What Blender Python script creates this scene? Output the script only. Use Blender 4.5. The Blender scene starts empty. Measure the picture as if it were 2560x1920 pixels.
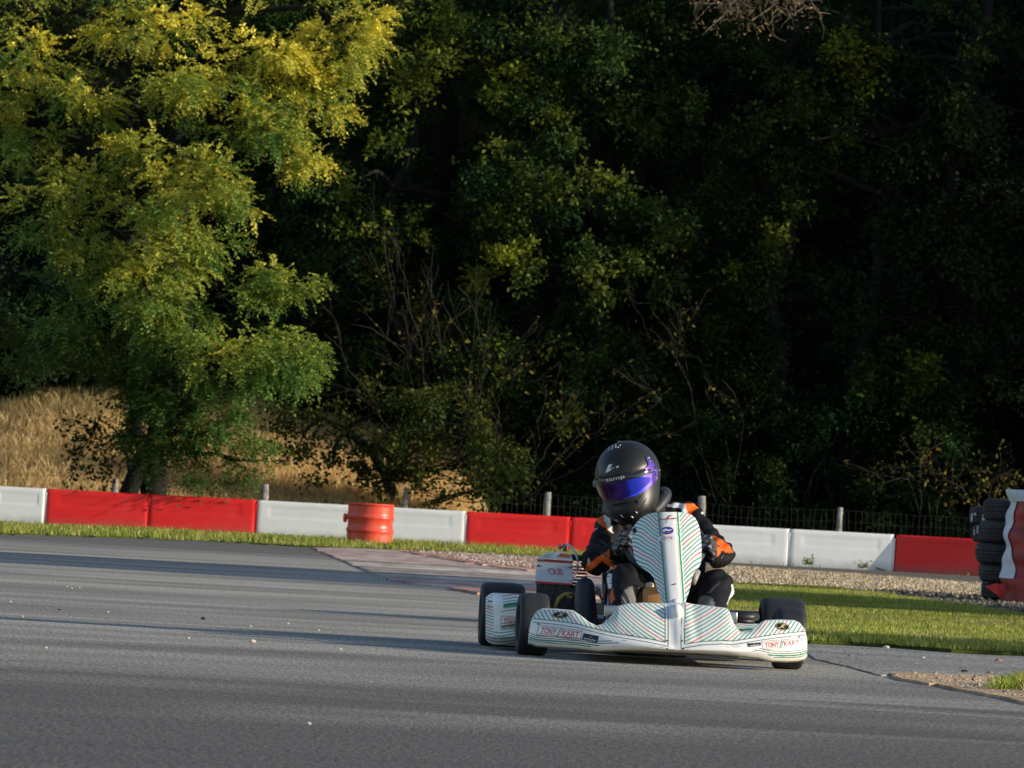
import bpy, bmesh, math, random
import numpy as np
from mathutils import Vector, Matrix

random.seed(7)
rng = np.random.default_rng(11)
scn = bpy.context.scene
COL = scn.collection
R = math.radians

# ------------------------------------------------------------------ camera geometry
F, CX, CY = 12400.0, 1280.0, 960.0          # focal length and centre, in photo pixels (2560 x 1920)
ROLL, PITCH, HC = R(3.1), math.atan(309 / 12400.0), 0.594
RIGHT = np.array([1.0, 0, 0])
UP = np.array([0, -math.sin(PITCH), math.cos(PITCH)])
FWD = np.array([0, math.cos(PITCH), math.sin(PITCH)])
CAM = np.array([0, 0, HC])

def ray(px, py):
    dx = np.asarray(px, float) - CX; dy = np.asarray(py, float) - CY
    xd = dx * math.cos(ROLL) + dy * math.sin(ROLL)
    yd = -dx * math.sin(ROLL) + dy * math.cos(ROLL)
    return xd[..., None] * RIGHT - yd[..., None] * UP + F * FWD

def P(px, py, Y):
    """surveyed point: direction as seen in the photo, at distance Y"""
    d = ray(px, py)
    return CAM + d * (np.asarray(Y, float) / d[..., 1])[..., None]

def G(px, py, z=0.0):
    d = ray(px, py)
    return CAM + d * ((z - HC) / d[..., 2])[..., None]

def proj(v):
    v = np.asarray(v, float) - CAM
    xd = v @ RIGHT; yd = -(v @ UP); w = v @ FWD
    xd = xd / w * F; yd = yd / w * F
    return CX + xd * math.cos(ROLL) - yd * math.sin(ROLL), CY + xd * math.sin(ROLL) + yd * math.cos(ROLL)

def A(x, y): return 1160 + np.asarray(x, float) / 2.5925, 1060 + np.asarray(y, float) / 2.5925
def B(x, y): return 1600 + np.asarray(x, float) / 4.88, 1340 + np.asarray(y, float) / 4.88
def Cz(x, y): return 1180 + np.asarray(x, float) / 4.88, 1340 + np.asarray(y, float) / 4.88
def Dz(x, y): return 1420 + np.asarray(x, float) / 4.741, 1080 + np.asarray(y, float) / 4.741

# ------------------------------------------------------------------ materials
def new_mat(name):
    m = bpy.data.materials.new(name); m.use_nodes = True
    nt = m.node_tree; b = nt.nodes['Principled BSDF']
    return m, nt, b

def N(nt, t, **kw):
    n = nt.nodes.new(t)
    for k, v in kw.items():
        if k.startswith('i_'):
            n.inputs[k[2:].replace('_', ' ')].default_value = v
        else:
            setattr(n, k, v)
    return n

def ramp(nt, stops, interp='LINEAR'):
    n = nt.nodes.new('ShaderNodeValToRGB'); cr = n.color_ramp; cr.interpolation = interp
    while len(cr.elements) < len(stops): cr.elements.new(0.5)
    for e, (p, c) in zip(cr.elements, stops):
        e.position = p; e.color = (*c, 1) if len(c) == 3 else c
    return n

def mixrgb(nt, fac, a, b, mode='MIX'):
    n = nt.nodes.new('ShaderNodeMix'); n.data_type = 'RGBA'; n.blend_type = mode
    for sock, v in ((0, fac), (6, a), (7, b)):
        if hasattr(v, 'is_output'): nt.links.new(v, n.inputs[sock])
        else: n.inputs[sock].default_value = v if sock == 0 else (*v, 1)
    return n.outputs[2]

def mat(name, col, rough=0.5, metal=0.0, var=0.15, scale=8.0, bump=0.0, bscale=60.0, attr=False, spec=0.5, coat=0.0, dirt=None, foot=None):
    m, nt, b = new_mat(name)
    tc = N(nt, 'ShaderNodeTexCoord')
    no = N(nt, 'ShaderNodeTexNoise', i_Scale=scale, i_Detail=6.0, i_Roughness=0.6)
    nt.links.new(tc.outputs['Object'], no.inputs['Vector'])
    if attr:
        at = N(nt, 'ShaderNodeAttribute', attribute_name='Col'); base = at.outputs['Color']
    else:
        rg = N(nt, 'ShaderNodeRGB'); rg.outputs[0].default_value = (*col, 1); base = rg.outputs[0]
    lo, hi = 1 - var, 1 + var
    rp = ramp(nt, [(0.3, (lo,) * 3), (0.7, (hi,) * 3)])
    nt.links.new(no.outputs['Fac'], rp.inputs[0])
    c = mixrgb(nt, 1.0, base, rp.outputs[0], 'MULTIPLY')
    if dirt:
        dn = N(nt, 'ShaderNodeTexNoise', i_Scale=dirt[1], i_Detail=8.0, i_Roughness=0.7)
        nt.links.new(tc.outputs['Object'], dn.inputs['Vector'])
        dr = ramp(nt, [(0.5, (0,) * 3), (0.75, (dirt[2],) * 3)])
        nt.links.new(dn.outputs['Fac'], dr.inputs[0])
        c = mixrgb(nt, dr.outputs[0], c, dirt[0])
    if foot:                                     # splashed grime near the ground
        sx = N(nt, 'ShaderNodeSeparateXYZ'); nt.links.new(tc.outputs['Object'], sx.inputs[0])
        fn = N(nt, 'ShaderNodeTexNoise', i_Scale=5.0, i_Detail=6.0, i_Roughness=0.7); nt.links.new(tc.outputs['Object'], fn.inputs['Vector'])
        ma = N(nt, 'ShaderNodeMath', operation='MULTIPLY_ADD'); nt.links.new(fn.outputs['Fac'], ma.inputs[0]); ma.inputs[1].default_value = -foot[1] * 2; nt.links.new(sx.outputs['Z'], ma.inputs[2])
        mr = N(nt, 'ShaderNodeMapRange'); mr.inputs[1].default_value = -foot[1]; mr.inputs[2].default_value = foot[1] * .6; mr.inputs[3].default_value = foot[2]; mr.inputs[4].default_value = 0.0
        nt.links.new(ma.outputs[0], mr.inputs[0]); c = mixrgb(nt, mr.outputs[0], c, foot[0])
    nt.links.new(c, b.inputs['Base Color'])
    b.inputs['Roughness'].default_value = rough; b.inputs['Metallic'].default_value = metal
    b.inputs['Specular IOR Level'].default_value = spec
    b.inputs['Coat Weight'].default_value = coat
    if bump:
        bn = N(nt, 'ShaderNodeTexNoise', i_Scale=bscale, i_Detail=4.0)
        nt.links.new(tc.outputs['Object'], bn.inputs['Vector'])
        bp = N(nt, 'ShaderNodeBump', i_Strength=bump, i_Distance=0.01)
        nt.links.new(bn.outputs['Fac'], bp.inputs['Height']); nt.links.new(bp.outputs[0], b.inputs['Normal'])
    return m

def leaf_mat(name, trans=0.4, spec=0.2):
    m, nt, b = new_mat(name)
    at = N(nt, 'ShaderNodeAttribute', attribute_name='Col')
    nt.links.new(at.outputs['Color'], b.inputs['Base Color'])
    b.inputs['Roughness'].default_value = 0.6; b.inputs['Specular IOR Level'].default_value = spec
    tr = N(nt, 'ShaderNodeBsdfTranslucent'); nt.links.new(at.outputs['Color'], tr.inputs['Color'])
    mx = N(nt, 'ShaderNodeMixShader'); mx.inputs[0].default_value = trans
    nt.links.new(b.outputs[0], mx.inputs[1]); nt.links.new(tr.outputs[0], mx.inputs[2])
    nt.links.new(mx.outputs[0], nt.nodes['Material Output'].inputs[0])
    return m

# ------------------------------------------------------------------ mesh builder
class MB:
    def __init__(s): s.v = []; s.f = []; s.m = []; s.c = []; s.n = 0
    def add(s, v, f, m=0, c=None):
        v = np.asarray(v, float).reshape(-1, 3); o = s.n
        s.v.append(v); s.n += len(v)
        for q in f: s.f.append(tuple(int(i) + o for i in q)); s.m.append(m)
        s.c.append(np.ones((len(v), 3)) if c is None else np.broadcast_to(np.asarray(c, float), (len(v), 3)))
        return s
    def box(s, ctr, size, rot=None, m=0, bev=0.0, c=None, seg=2):
        bm = bmesh.new(); bmesh.ops.create_cube(bm, size=1.0)
        for q in bm.verts: q.co = Vector((q.co.x * size[0], q.co.y * size[1], q.co.z * size[2]))
        if bev: bmesh.ops.bevel(bm, geom=bm.edges[:], offset=bev, segments=seg, affect='EDGES', profile=0.5)
        M = (rot if rot else Matrix.Identity(3))
        v = [M @ q.co + Vector(ctr) for q in bm.verts]; bm.verts.index_update()
        f = [[q.index for q in fa.verts] for fa in bm.faces]; bm.free()
        return s.add(v, f, m, c)
    def tube(s, path, rad, seg=8, m=0, cap=True, c=None):
        path = np.asarray(path, float); n = len(path)
        rad = np.broadcast_to(np.asarray(rad, float), (n,))
        t = np.gradient(path, axis=0); t /= np.linalg.norm(t, axis=1)[:, None] + 1e-12
        ref = np.array([0, 0, 1.0]) if abs(t[0][2]) < 0.9 else np.array([1.0, 0, 0])
        vs = []; a = np.linspace(0, 2 * np.pi, seg, endpoint=False)
        for i in range(n):
            u = np.cross(ref, t[i]); u /= np.linalg.norm(u) + 1e-12; w = np.cross(t[i], u); ref = w if False else ref
            if np.linalg.norm(np.cross(ref, t[i])) < 0.15: ref = u
            vs.append(path[i] + rad[i] * (np.cos(a)[:, None] * u + np.sin(a)[:, None] * w))
        f = []
        for i in range(n - 1):
            for j in range(seg):
                k = (j + 1) % seg
                f.append((i * seg + j, i * seg + k, (i + 1) * seg + k, (i + 1) * seg + j))
        if cap:
            f.append(tuple(range(seg))[::-1]); f.append(tuple((n - 1) * seg + j for j in range(seg)))
        return s.add(np.concatenate(vs), f, m, c)
    def lathe(s, prof, ctr, axis=(0, 0, 1), seg=32, m=0, c=None, close=False):
        ax = np.asarray(axis, float); ax /= np.linalg.norm(ax)
        ref = np.array([0, 0, 1.0]) if abs(ax[2]) < 0.9 else np.array([1.0, 0, 0])
        u = np.cross(ref, ax); u /= np.linalg.norm(u); w = np.cross(ax, u)
        a = np.linspace(0, 2 * np.pi, seg, endpoint=False); n = len(prof); vs = []
        for r, h in prof:
            vs.append(np.asarray(ctr) + h * ax + r * (np.cos(a)[:, None] * u + np.sin(a)[:, None] * w))
        f = []
        for i in range(n - 1 + (1 if close else 0)):
            i2 = (i + 1) % n
            for j in range(seg):
                k = (j + 1) % seg
                f.append((i * seg + j, i * seg + k, i2 * seg + k, i2 * seg + j))
        return s.add(np.concatenate(vs), f, m, c)
    def grid(s, pts, m=0, c=None, flip=False):
        pts = np.asarray(pts); nr, nc = pts.shape[:2]
        i = (np.arange(nr - 1)[:, None] * nc + np.arange(nc - 1)[None]).ravel()
        q = np.stack([i, i + 1, i + nc + 1, i + nc], 1)
        if flip: q = q[:, ::-1]
        return s.add(pts.reshape(-1, 3), q, m, None if c is None else np.asarray(c).reshape(-1, 3))
    def shell(s, pts, thick, m=0, c=None):
        """open sheet given a real thickness away from the viewer (+y)"""
        pts = np.asarray(pts); nr, nc = pts.shape[:2]
        s.grid(pts, m, c); back = pts + np.array([0, thick, 0]); s.grid(back, m, c, flip=True)
        def strip(a, b, ca):
            s.grid(np.stack([a, b]), m, None if ca is None else np.stack([ca, ca]))
        cc = None if c is None else np.asarray(c)
        for sl in (np.s_[0], np.s_[-1]): strip(pts[sl], back[sl], None if cc is None else cc[sl])
        for k in (0, -1): strip(pts[:, k], back[:, k], None if cc is None else cc[:, k])
        return s

ROOT = {}
def build(name, mb, mats, parent=None, smooth=True, auto=None, facecol=None):
    v = np.concatenate(mb.v) if mb.v else np.zeros((0, 3))
    top = parent
    while top is not None and top.parent is not None: top = top.parent
    if top is not None: v = v - np.array(top.location)
    me = bpy.data.meshes.new(name)
    me.from_pydata(v.tolist(), [], mb.f)
    if not isinstance(mats, (list, tuple)): mats = [mats]
    for m in mats: me.materials.append(m)
    me.polygons.foreach_set('material_index', np.array(mb.m, np.int32))
    me.polygons.foreach_set('use_smooth', np.full(len(mb.f), bool(smooth)))
    c = np.concatenate(mb.c); ca = me.color_attributes.new('Col', 'FLOAT_COLOR', 'POINT')
    ca.data.foreach_set('color', np.hstack([c, np.ones((len(c), 1))]).astype(np.float32).ravel())
    me.update()
    if auto: 
        try: me.set_sharp_from_angle(angle=R(auto))
        except Exception: pass
    o = bpy.data.objects.new(name, me); COL.objects.link(o)
    if parent is not None: o.parent = parent
    return o

def quads_object(name, V, colors, m, parent=None):
    """V: (n,4,3) leaf / blade faces, one colour each, as one mesh"""
    n = len(V); top = parent
    while top is not None and top.parent is not None: top = top.parent
    if top is not None: V = V - np.array(top.location)
    k = V.shape[1]
    me = bpy.data.meshes.new(name)
    me.vertices.add(n * k); me.vertices.foreach_set('co', V.astype(np.float32).ravel())
    me.loops.add(n * k); me.loops.foreach_set('vertex_index', np.arange(n * k, dtype=np.int32))
    me.polygons.add(n); me.polygons.foreach_set('loop_start', (np.arange(n) * k).astype(np.int32))
    me.polygons.foreach_set('loop_total', np.full(n, k, np.int32))
    me.update(calc_edges=True); me.materials.append(m)
    ca = me.color_attributes.new('Col', 'FLOAT_COLOR', 'POINT')
    cc = np.repeat(np.hstack([colors, np.ones((n, 1))])[:, None], k, 1)
    ca.data.foreach_set('color', cc.astype(np.float32).ravel())
    me.validate()
    o = bpy.data.objects.new(name, me); COL.objects.link(o)
    if parent is not None: o.parent = parent
    return o

def tag(o, label=None, cat=None, group=None, kind=None):
    if label: o['label'] = label
    if cat: o['category'] = cat
    if group: o['group'] = group
    if kind: o['kind'] = kind
    return o

def empty(name, loc, label, cat, group=None):
    o = bpy.data.objects.new(name, None); COL.objects.link(o); o.location = Vector([float(x) for x in loc])
    o.empty_display_size = 0.2
    return tag(o, label, cat, group)

def norm(v): v = np.asarray(v, float); return v / (np.linalg.norm(v, axis=-1, keepdims=True) + 1e-12)
def sstep(a, b, x): t = np.clip((x - a) / (b - a), 0, 1); return t * t * (3 - 2 * t)

def in_poly(px, py, poly):
    poly = np.asarray(poly, float); x0, y0 = poly[:, 0], poly[:, 1]
    x1, y1 = np.roll(x0, -1), np.roll(y0, -1); r = np.zeros(np.shape(px), bool)
    for a, b, c, d in zip(x0, y0, x1, y1):
        hit = ((b > py) != (d > py)) & (px < (c - a) * (py - b) / ((d - b) if d != b else 1e-9) + a)
        r ^= hit
    return r

# smooth 3-D value noise made of sines, for shapes
def wob(p, s=1.0, seed=0):
    r = np.random.default_rng(seed); o = np.zeros(p.shape[:-1])
    for k in range(6):
        d = r.normal(size=3); ph = r.uniform(0, 6.28)
        o += np.sin(p @ d * s * (1 + 0.5 * k) + ph) / (1 + 0.5 * k)
    return o / 2.5

# ------------------------------------------------------------------ implicit surfaces (bodies)
def snets(fun, mn, mx, h):
    mn = np.asarray(mn, float); n = np.ceil((np.asarray(mx) - mn) / h).astype(int) + 1
    gx = [mn[i] + h * np.arange(n[i]) for i in range(3)]
    pts = np.stack(np.meshgrid(*gx, indexing='ij'), -1); f = fun(pts)
    cs = [(0, 0, 0), (1, 0, 0), (0, 1, 0), (1, 1, 0), (0, 0, 1), (1, 0, 1), (0, 1, 1), (1, 1, 1)]
    nx, ny, nz = n - 1
    cv = [f[a:a + nx, b:b + ny, c:c + nz] for a, b, c in cs]
    tot = np.zeros((nx, ny, nz, 3)); cnt = np.zeros((nx, ny, nz))
    for i in range(8):
        for j in range(i + 1, 8):
            if sum(abs(p - q) for p, q in zip(cs[i], cs[j])) != 1: continue
            mk = (cv[i] < 0) != (cv[j] < 0)
            t = np.where(mk, cv[i] / np.where(mk, cv[i] - cv[j], 1), 0)
            pa, pb = np.array(cs[i], float), np.array(cs[j], float)
            tot += np.where(mk[..., None], pa + (pb - pa) * t[..., None], 0); cnt += mk
    act = cnt > 0; idx = -np.ones((nx, ny, nz), int); idx[act] = np.arange(act.sum())
    ijk = np.stack(np.nonzero(act), -1)
    v = (ijk + tot[act] / cnt[act][:, None]) * h + mn
    ins = f < 0; faces = []
    for ax in range(3):
        a = np.take(ins, range(0, n[ax] - 1), ax); b = np.take(ins, range(1, n[ax]), ax)
        e = np.stack(np.nonzero(a != b), -1); o1, o2 = (ax + 1) % 3, (ax + 2) % 3
        ok = (e[:, o1] > 0) & (e[:, o2] > 0) & (e[:, o1] < n[o1] - 1) & (e[:, o2] < n[o2] - 1); e = e[ok]
        def cell(d1, d2):
            q = e.copy(); q[:, o1] -= d1; q[:, o2] -= d2; return idx[q[:, 0], q[:, 1], q[:, 2]]
        q = np.stack([cell(1, 1), cell(0, 1), cell(0, 0), cell(1, 0)], 1)
        st = a[e[:, 0], e[:, 1], e[:, 2]]
        q[~st] = q[~st][:, ::-1]; faces.append(q)
    fc = np.concatenate(faces); fc = fc[(fc >= 0).all(1)]
    return v, fc

def sd_caps(p, a, b, ra, rb):
    a = np.asarray(a, float); b = np.asarray(b, float); ab = b - a
    t = np.clip(((p - a) @ ab) / (ab @ ab), 0, 1)
    return np.linalg.norm(p - a - t[..., None] * ab, axis=-1) - (ra + (rb - ra) * t)
def sd_ell(p, c, r):
    r = np.asarray(r, float); q = (p - np.asarray(c)) ; k0 = np.linalg.norm(q / r, axis=-1); k1 = np.linalg.norm(q / (r * r), axis=-1)
    return k0 * (k0 - 1) / (k1 + 1e-9)
def smin(a, b, k):
    h = np.clip(0.5 + 0.5 * (b - a) / k, 0, 1); return b + (a - b) * h - k * h * (1 - h)
def grad(fun, p, e=0.002):
    g = np.stack([fun(p + np.eye(3)[i] * e) - fun(p - np.eye(3)[i] * e) for i in range(3)], -1); return norm(g)

# ------------------------------------------------------------------ lettering
_tc = {}
def text2d(s, shear=0.0):
    if (s, shear) in _tc: return _tc[(s, shear)]
    cu = bpy.data.curves.new('lettering', 'FONT'); cu.body = s; cu.shear = shear; cu.resolution_u = 3
    o = bpy.data.objects.new('lettering', cu); COL.objects.link(o); bpy.context.view_layer.update()
    me = bpy.data.meshes.new_from_object(o.evaluated_get(bpy.context.evaluated_depsgraph_get()))
    bm = bmesh.new(); bm.from_mesh(me); bmesh.ops.triangulate(bm, faces=bm.faces[:])
    for _ in range(1):
        bmesh.ops.subdivide_edges(bm, edges=[e for e in bm.edges if e.calc_length() > 0.35], cuts=1)
        bmesh.ops.triangulate(bm, faces=bm.faces[:])
    v = np.array([q.co[:2] for q in bm.verts]); bm.verts.index_update(); f = [[q.index for q in fa.verts] for fa in bm.faces]
    bm.free(); bpy.data.objects.remove(o); bpy.data.curves.remove(cu); bpy.data.meshes.remove(me)
    mn, mx = v.min(0), v.max(0); v = (v - mn) / (mx - mn)       # unit box
    _tc[(s, shear)] = (v, f); return v, f

def quad_map(v, q):
    """unit-square points into a quad of photo points: bottom-left, bottom-right, top-right, top-left"""
    q = np.asarray(q, float); u, w = v[:, :1], v[:, 1:2]
    return (1 - u) * (1 - w) * q[0] + u * (1 - w) * q[1] + u * w * q[2] + (1 - u) * w * q[3]

def stroke(path, w):
    path = np.asarray(path, float); t = norm(np.gradient(path, axis=0)); n = np.stack([-t[:, 1], t[:, 0]], 1)
    w = np.broadcast_to(np.asarray(w, float), (len(path),))[:, None]
    v = np.concatenate([path + n * w / 2, path - n * w / 2]); k = len(path)
    return v, [(i, i + 1, k + i + 1, k + i) for i in range(k - 1)]
def disc2d(c, rx, ry, n=28, rot=0.0):
    a = np.linspace(0, 2 * np.pi, n, endpoint=False); x = rx * np.cos(a); y = ry * np.sin(a)
    v = np.stack([c[0] + x * math.cos(rot) - y * math.sin(rot), c[1] + x * math.sin(rot) + y * math.cos(rot)], 1)
    v = np.vstack([v, [c]]); return v, [(i, (i + 1) % n, n) for i in range(n)]

WHITE = (0.88, 0.88, 0.87); RED = (0.62, 0.03, 0.03); GREEN = (0.03, 0.27, 0.15); TEAL = (0.10, 0.33, 0.33)
# ================================================================== camera, sun, sky
cd = bpy.data.cameras.new('camera'); cam = bpy.data.objects.new('camera', cd); COL.objects.link(cam)
r_ = RIGHT * math.cos(ROLL) + UP * math.sin(ROLL); u_ = -RIGHT * math.sin(ROLL) + UP * math.cos(ROLL)
M = Matrix(((r_[0], u_[0], -FWD[0], 0), (r_[1], u_[1], -FWD[1], 0), (r_[2], u_[2], -FWD[2], HC), (0, 0, 0, 1)))
cam.matrix_world = M
cd.sensor_width = 36; cd.lens = 36 * F / 2560; cd.clip_start = 0.5; cd.clip_end = 2000
cd.dof.use_dof = True; cd.dof.focus_distance = 20.3; cd.dof.aperture_fstop = 19
scn.camera = cam

SUN_EL, SUN_AZ = R(16.5), R(13.0)             # azimuth measured from +x towards the camera
sdir = Vector((math.cos(SUN_EL) * math.cos(SUN_AZ), -math.cos(SUN_EL) * math.sin(SUN_AZ), math.sin(SUN_EL)))
sl = bpy.data.lights.new('sun', 'SUN'); sl.energy = 5.0; sl.angle = R(0.5); sl.color = (1.0, 0.89, 0.71)
so = bpy.data.objects.new('sun', sl); COL.objects.link(so); so.rotation_euler = sdir.to_track_quat('Z', 'Y').to_euler()
so.location = (30, -5, 20)
w = bpy.data.worlds.new('World'); scn.world = w; w.use_nodes = True
nt = w.node_tree; bg = nt.nodes['Background']; sk = nt.nodes.new('ShaderNodeTexSky'); sk.sky_type = 'NISHITA'
sk.sun_disc = False; sk.sun_elevation = SUN_EL; sk.sun_rotation = R(103.0); sk.altitude = 200; sk.air_density = 1.0; sk.dust_density = 0.8; sk.ozone_density = 1.4
nt.links.new(sk.outputs[0], bg.inputs['Color']); bg.inputs['Strength'].default_value = 0.15
scn.view_settings.view_transform = 'Standard'; scn.view_settings.look = 'None'; scn.view_settings.exposure = 0
scn.render.engine = 'CYCLES'; scn.cycles.max_bounces = 6; scn.cycles.transparent_max_bounces = 6
scn.cycles.use_denoising = True

# ================================================================== ground sheets
def asphalt_mat(name, base, dark, tone):
    m, nt, b = new_mat(name)
    tc = N(nt, 'ShaderNodeTexCoord'); o = tc.outputs['Object']
    sp = N(nt, 'ShaderNodeTexNoise', i_Scale=55.0, i_Detail=3.0, i_Roughness=0.8); nt.links.new(o, sp.inputs['Vector'])
    spr = ramp(nt, [(0.32, (0.30,) * 3), (0.5, (0.95,) * 3), (0.68, (2.0,) * 3)]); nt.links.new(sp.outputs['Fac'], spr.inputs[0])
    # broad rubbered bands that follow the bend
    mp = N(nt, 'ShaderNodeMapping'); mp.inputs['Scale'].default_value = (0.16, 0.45, 1); mp.inputs['Rotation'].default_value = (0, 0, R(8)); nt.links.new(o, mp.inputs['Vector'])
    bn = N(nt, 'ShaderNodeTexNoise', i_Scale=1.6, i_Detail=2.0, i_Roughness=0.5, i_Distortion=0.8); nt.links.new(mp.outputs[0], bn.inputs['Vector'])
    br = ramp(nt, [(0.38, (0.0,) * 3), (0.66, (1.0,) * 3)]); nt.links.new(bn.outputs['Fac'], br.inputs[0])
    # the darker racing line in the foreground
    sx = N(nt, 'ShaderNodeSeparateXYZ'); nt.links.new(o, sx.inputs[0])
    ad = N(nt, 'ShaderNodeMath', operation='MULTIPLY_ADD'); nt.links.new(bn.outputs['Fac'], ad.inputs[0]); ad.inputs[1].default_value = 13.0; nt.links.new(sx.outputs['Y'], ad.inputs[2])
    mr = N(nt, 'ShaderNodeMapRange', interpolation_type='SMOOTHSTEP'); mr.inputs[1].default_value = 20.5; mr.inputs[2].default_value = 26.5; mr.inputs[3].default_value = 0.95; mr.inputs[4].default_value = 0.0
    nt.links.new(ad.outputs[0], mr.inputs[0])
    mrr = N(nt, 'ShaderNodeMapRange', interpolation_type='SMOOTHSTEP'); mrr.inputs[1].default_value = 43.0; mrr.inputs[2].default_value = 53.0; mrr.inputs[3].default_value = 0.0; mrr.inputs[4].default_value = 0.85
    nt.links.new(sx.outputs['Y'], mrr.inputs[0])
    mx = N(nt, 'ShaderNodeMath', operation='MAXIMUM'); nt.links.new(mr.outputs[0], mx.inputs[0]); nt.links.new(mrr.outputs[0], mx.inputs[1])
    hf = N(nt, 'ShaderNodeMath', operation='MULTIPLY'); nt.links.new(br.outputs[0], hf.inputs[0]); hf.inputs[1].default_value = 0.55
    tot = N(nt, 'ShaderNodeMath', operation='MAXIMUM'); nt.links.new(mx.outputs[0], tot.inputs[0]); nt.links.new(hf.outputs[0], tot.inputs[1])
    c = mixrgb(nt, tot.outputs[0], base, dark)
    # thin tyre streaks
    mp2 = N(nt, 'ShaderNodeMapping'); mp2.inputs['Scale'].default_value = (0.16, 0.62, 1); mp2.inputs['Rotation'].default_value = (0, 0, R(-9)); nt.links.new(o, mp2.inputs['Vector'])
    tn = N(nt, 'ShaderNodeTexNoise', i_Scale=1.3, i_Detail=1.0); nt.links.new(mp2.outputs[0], tn.inputs['Vector'])
    tr = ramp(nt, [(0.54, (1, 1, 1)), (0.70, (0.66, 0.66, 0.67))]); nt.links.new(tn.outputs['Fac'], tr.inputs[0])
    mg = N(nt, 'ShaderNodeMapping'); mg.inputs['Scale'].default_value = (1, .07, 1); nt.links.new(o, mg.inputs['Vector'])
    g2 = N(nt, 'ShaderNodeTexNoise', i_Scale=130.0, i_Detail=2.0, i_Roughness=0.6); nt.links.new(mg.outputs[0], g2.inputs['Vector'])
    g2r = ramp(nt, [(0.34, (0.66,) * 3), (0.66, (1.36,) * 3)]); nt.links.new(g2.outputs['Fac'], g2r.inputs[0])
    c = mixrgb(nt, 1.0, c, g2r.outputs[0], 'MULTIPLY')
    c = mixrgb(nt, 1.0, c, tr.outputs[0], 'MULTIPLY'); c = mixrgb(nt, 1.0, c, spr.outputs[0], 'MULTIPLY')
    nt.links.new(c, b.inputs['Base Color']); b.inputs['Roughness'].default_value = 0.85; b.inputs['Specular IOR Level'].default_value = 0.3
    bp = N(nt, 'ShaderNodeBump', i_Strength=0.35, i_Distance=0.012); nt.links.new(sp.outputs['Fac'], bp.inputs['Height']); nt.links.new(bp.outputs[0], b.inputs['Normal'])
    return m

def speckle_mat(name, cols, scale, bump=0.5, dist=0.02, stretch=None):
    m, nt, b = new_mat(name); tc = N(nt, 'ShaderNodeTexCoord'); o = tc.outputs['Object']
    if stretch: mq = N(nt, 'ShaderNodeMapping'); mq.inputs['Scale'].default_value = stretch; nt.links.new(o, mq.inputs['Vector']); o = mq.outputs[0]
    n1 = N(nt, 'ShaderNodeTexNoise', i_Scale=scale, i_Detail=6.0, i_Roughness=0.75); nt.links.new(o, n1.inputs['Vector'])
    k = len(cols); rp = ramp(nt, [(0.3 + 0.4 * i / (k - 1), c) for i, c in enumerate(cols)]); nt.links.new(n1.outputs['Fac'], rp.inputs[0])
    n2 = N(nt, 'ShaderNodeTexNoise', i_Scale=scale * 0.06, i_Detail=4.0); nt.links.new(o, n2.inputs['Vector'])
    r2 = ramp(nt, [(0.3, (0.65,) * 3), (0.7, (1.25,) * 3)]); nt.links.new(n2.outputs['Fac'], r2.inputs[0])
    c = mixrgb(nt, 1.0, rp.outputs[0], r2.outputs[0], 'MULTIPLY')
    nt.links.new(c, b.inputs['Base Color']); b.inputs['Roughness'].default_value = 1.0; b.inputs['Specular IOR Level'].default_value = 0.0
    bp = N(nt, 'ShaderNodeBump', i_Strength=bump, i_Distance=dist); nt.links.new(n1.outputs['Fac'], bp.inputs['Height']); nt.links.new(bp.outputs[0], b.inputs['Normal'])
    return m

def sheet(name, poly, z, m, ragged=0.0, kind='structure'):
    """flat piece of ground from a list of (x, y) corners with an uneven edge"""
    pts = []
    n = len(poly)
    for i in range(n):
        a = np.array(poly[i]); b = np.array(poly[(i + 1) % n]); L = np.linalg.norm(b - a); k = max(1, int(L / 0.12)) if ragged else 1
        for t in range(k):
            p = a + (b - a) * t / k
            if ragged: p = p + rng.normal(size=2) * np.array([0.25, 1.0]) * ragged
            pts.append(p)
    bm = bmesh.new(); vs = [bm.verts.new((p[0], p[1], z)) for p in pts]
    es = [bm.edges.new((vs[i], vs[(i + 1) % len(vs)])) for i in range(len(vs))]
    bmesh.ops.triangle_fill(bm, edges=es, use_beauty=True, use_dissolve=False)
    for f in bm.faces:
        if f.normal.z < 0: f.normal_flip()
    if z > 0:                                   # a sloping skirt down to the asphalt
        cc = [bm.verts.new((q.co.x, q.co.y - .002, -.002)) for q in vs]
        for i in range(len(vs)):
            k = (i + 1) % len(vs); bm.faces.new((vs[i], vs[k], cc[k], cc[i]))
    me = bpy.data.meshes.new(name); bm.to_mesh(me); bm.free(); me.materials.append(m)
    o = bpy.data.objects.new(name, me); COL.objects.link(o); o['kind'] = kind; return o

def gp(lst): return [tuple(G(x, y)[:2]) for x, y in lst]

earth = speckle_mat('earth', [(0.05, 0.04, 0.025), (0.12, 0.09, 0.05), (0.16, 0.13, 0.08)], 12)
turf_soil = speckle_mat('turf soil', [(0.035, 0.045, 0.012), (0.07, 0.085, 0.02), (0.12, 0.12, 0.04)], 10)
gravel_m = speckle_mat('gravel bed', [(0.20, 0.14, 0.085), (0.42, 0.31, 0.19), (0.58, 0.46, 0.31)], 9, 0.9)
dark_gravel_m = speckle_mat('dirty gravel', [(0.04, 0.036, 0.028), (0.10, 0.088, 0.066), (0.22, 0.19, 0.15)], 22, 0.8)
dirt_m = speckle_mat('dry dirt', [(0.34, 0.22, 0.14), (0.58, 0.42, 0.28), (0.70, 0.55, 0.38)], 30, 0.6)
pink_m = speckle_mat('pinkish grit', [(0.20, 0.085, 0.07), (0.50, 0.28, 0.23), (0.70, 0.54, 0.45)], 5, 0.8, stretch=(1, .10, 1))
track_m = asphalt_mat('track asphalt', (0.40, 0.375, 0.332), (0.105, 0.099, 0.093), 1)
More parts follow.
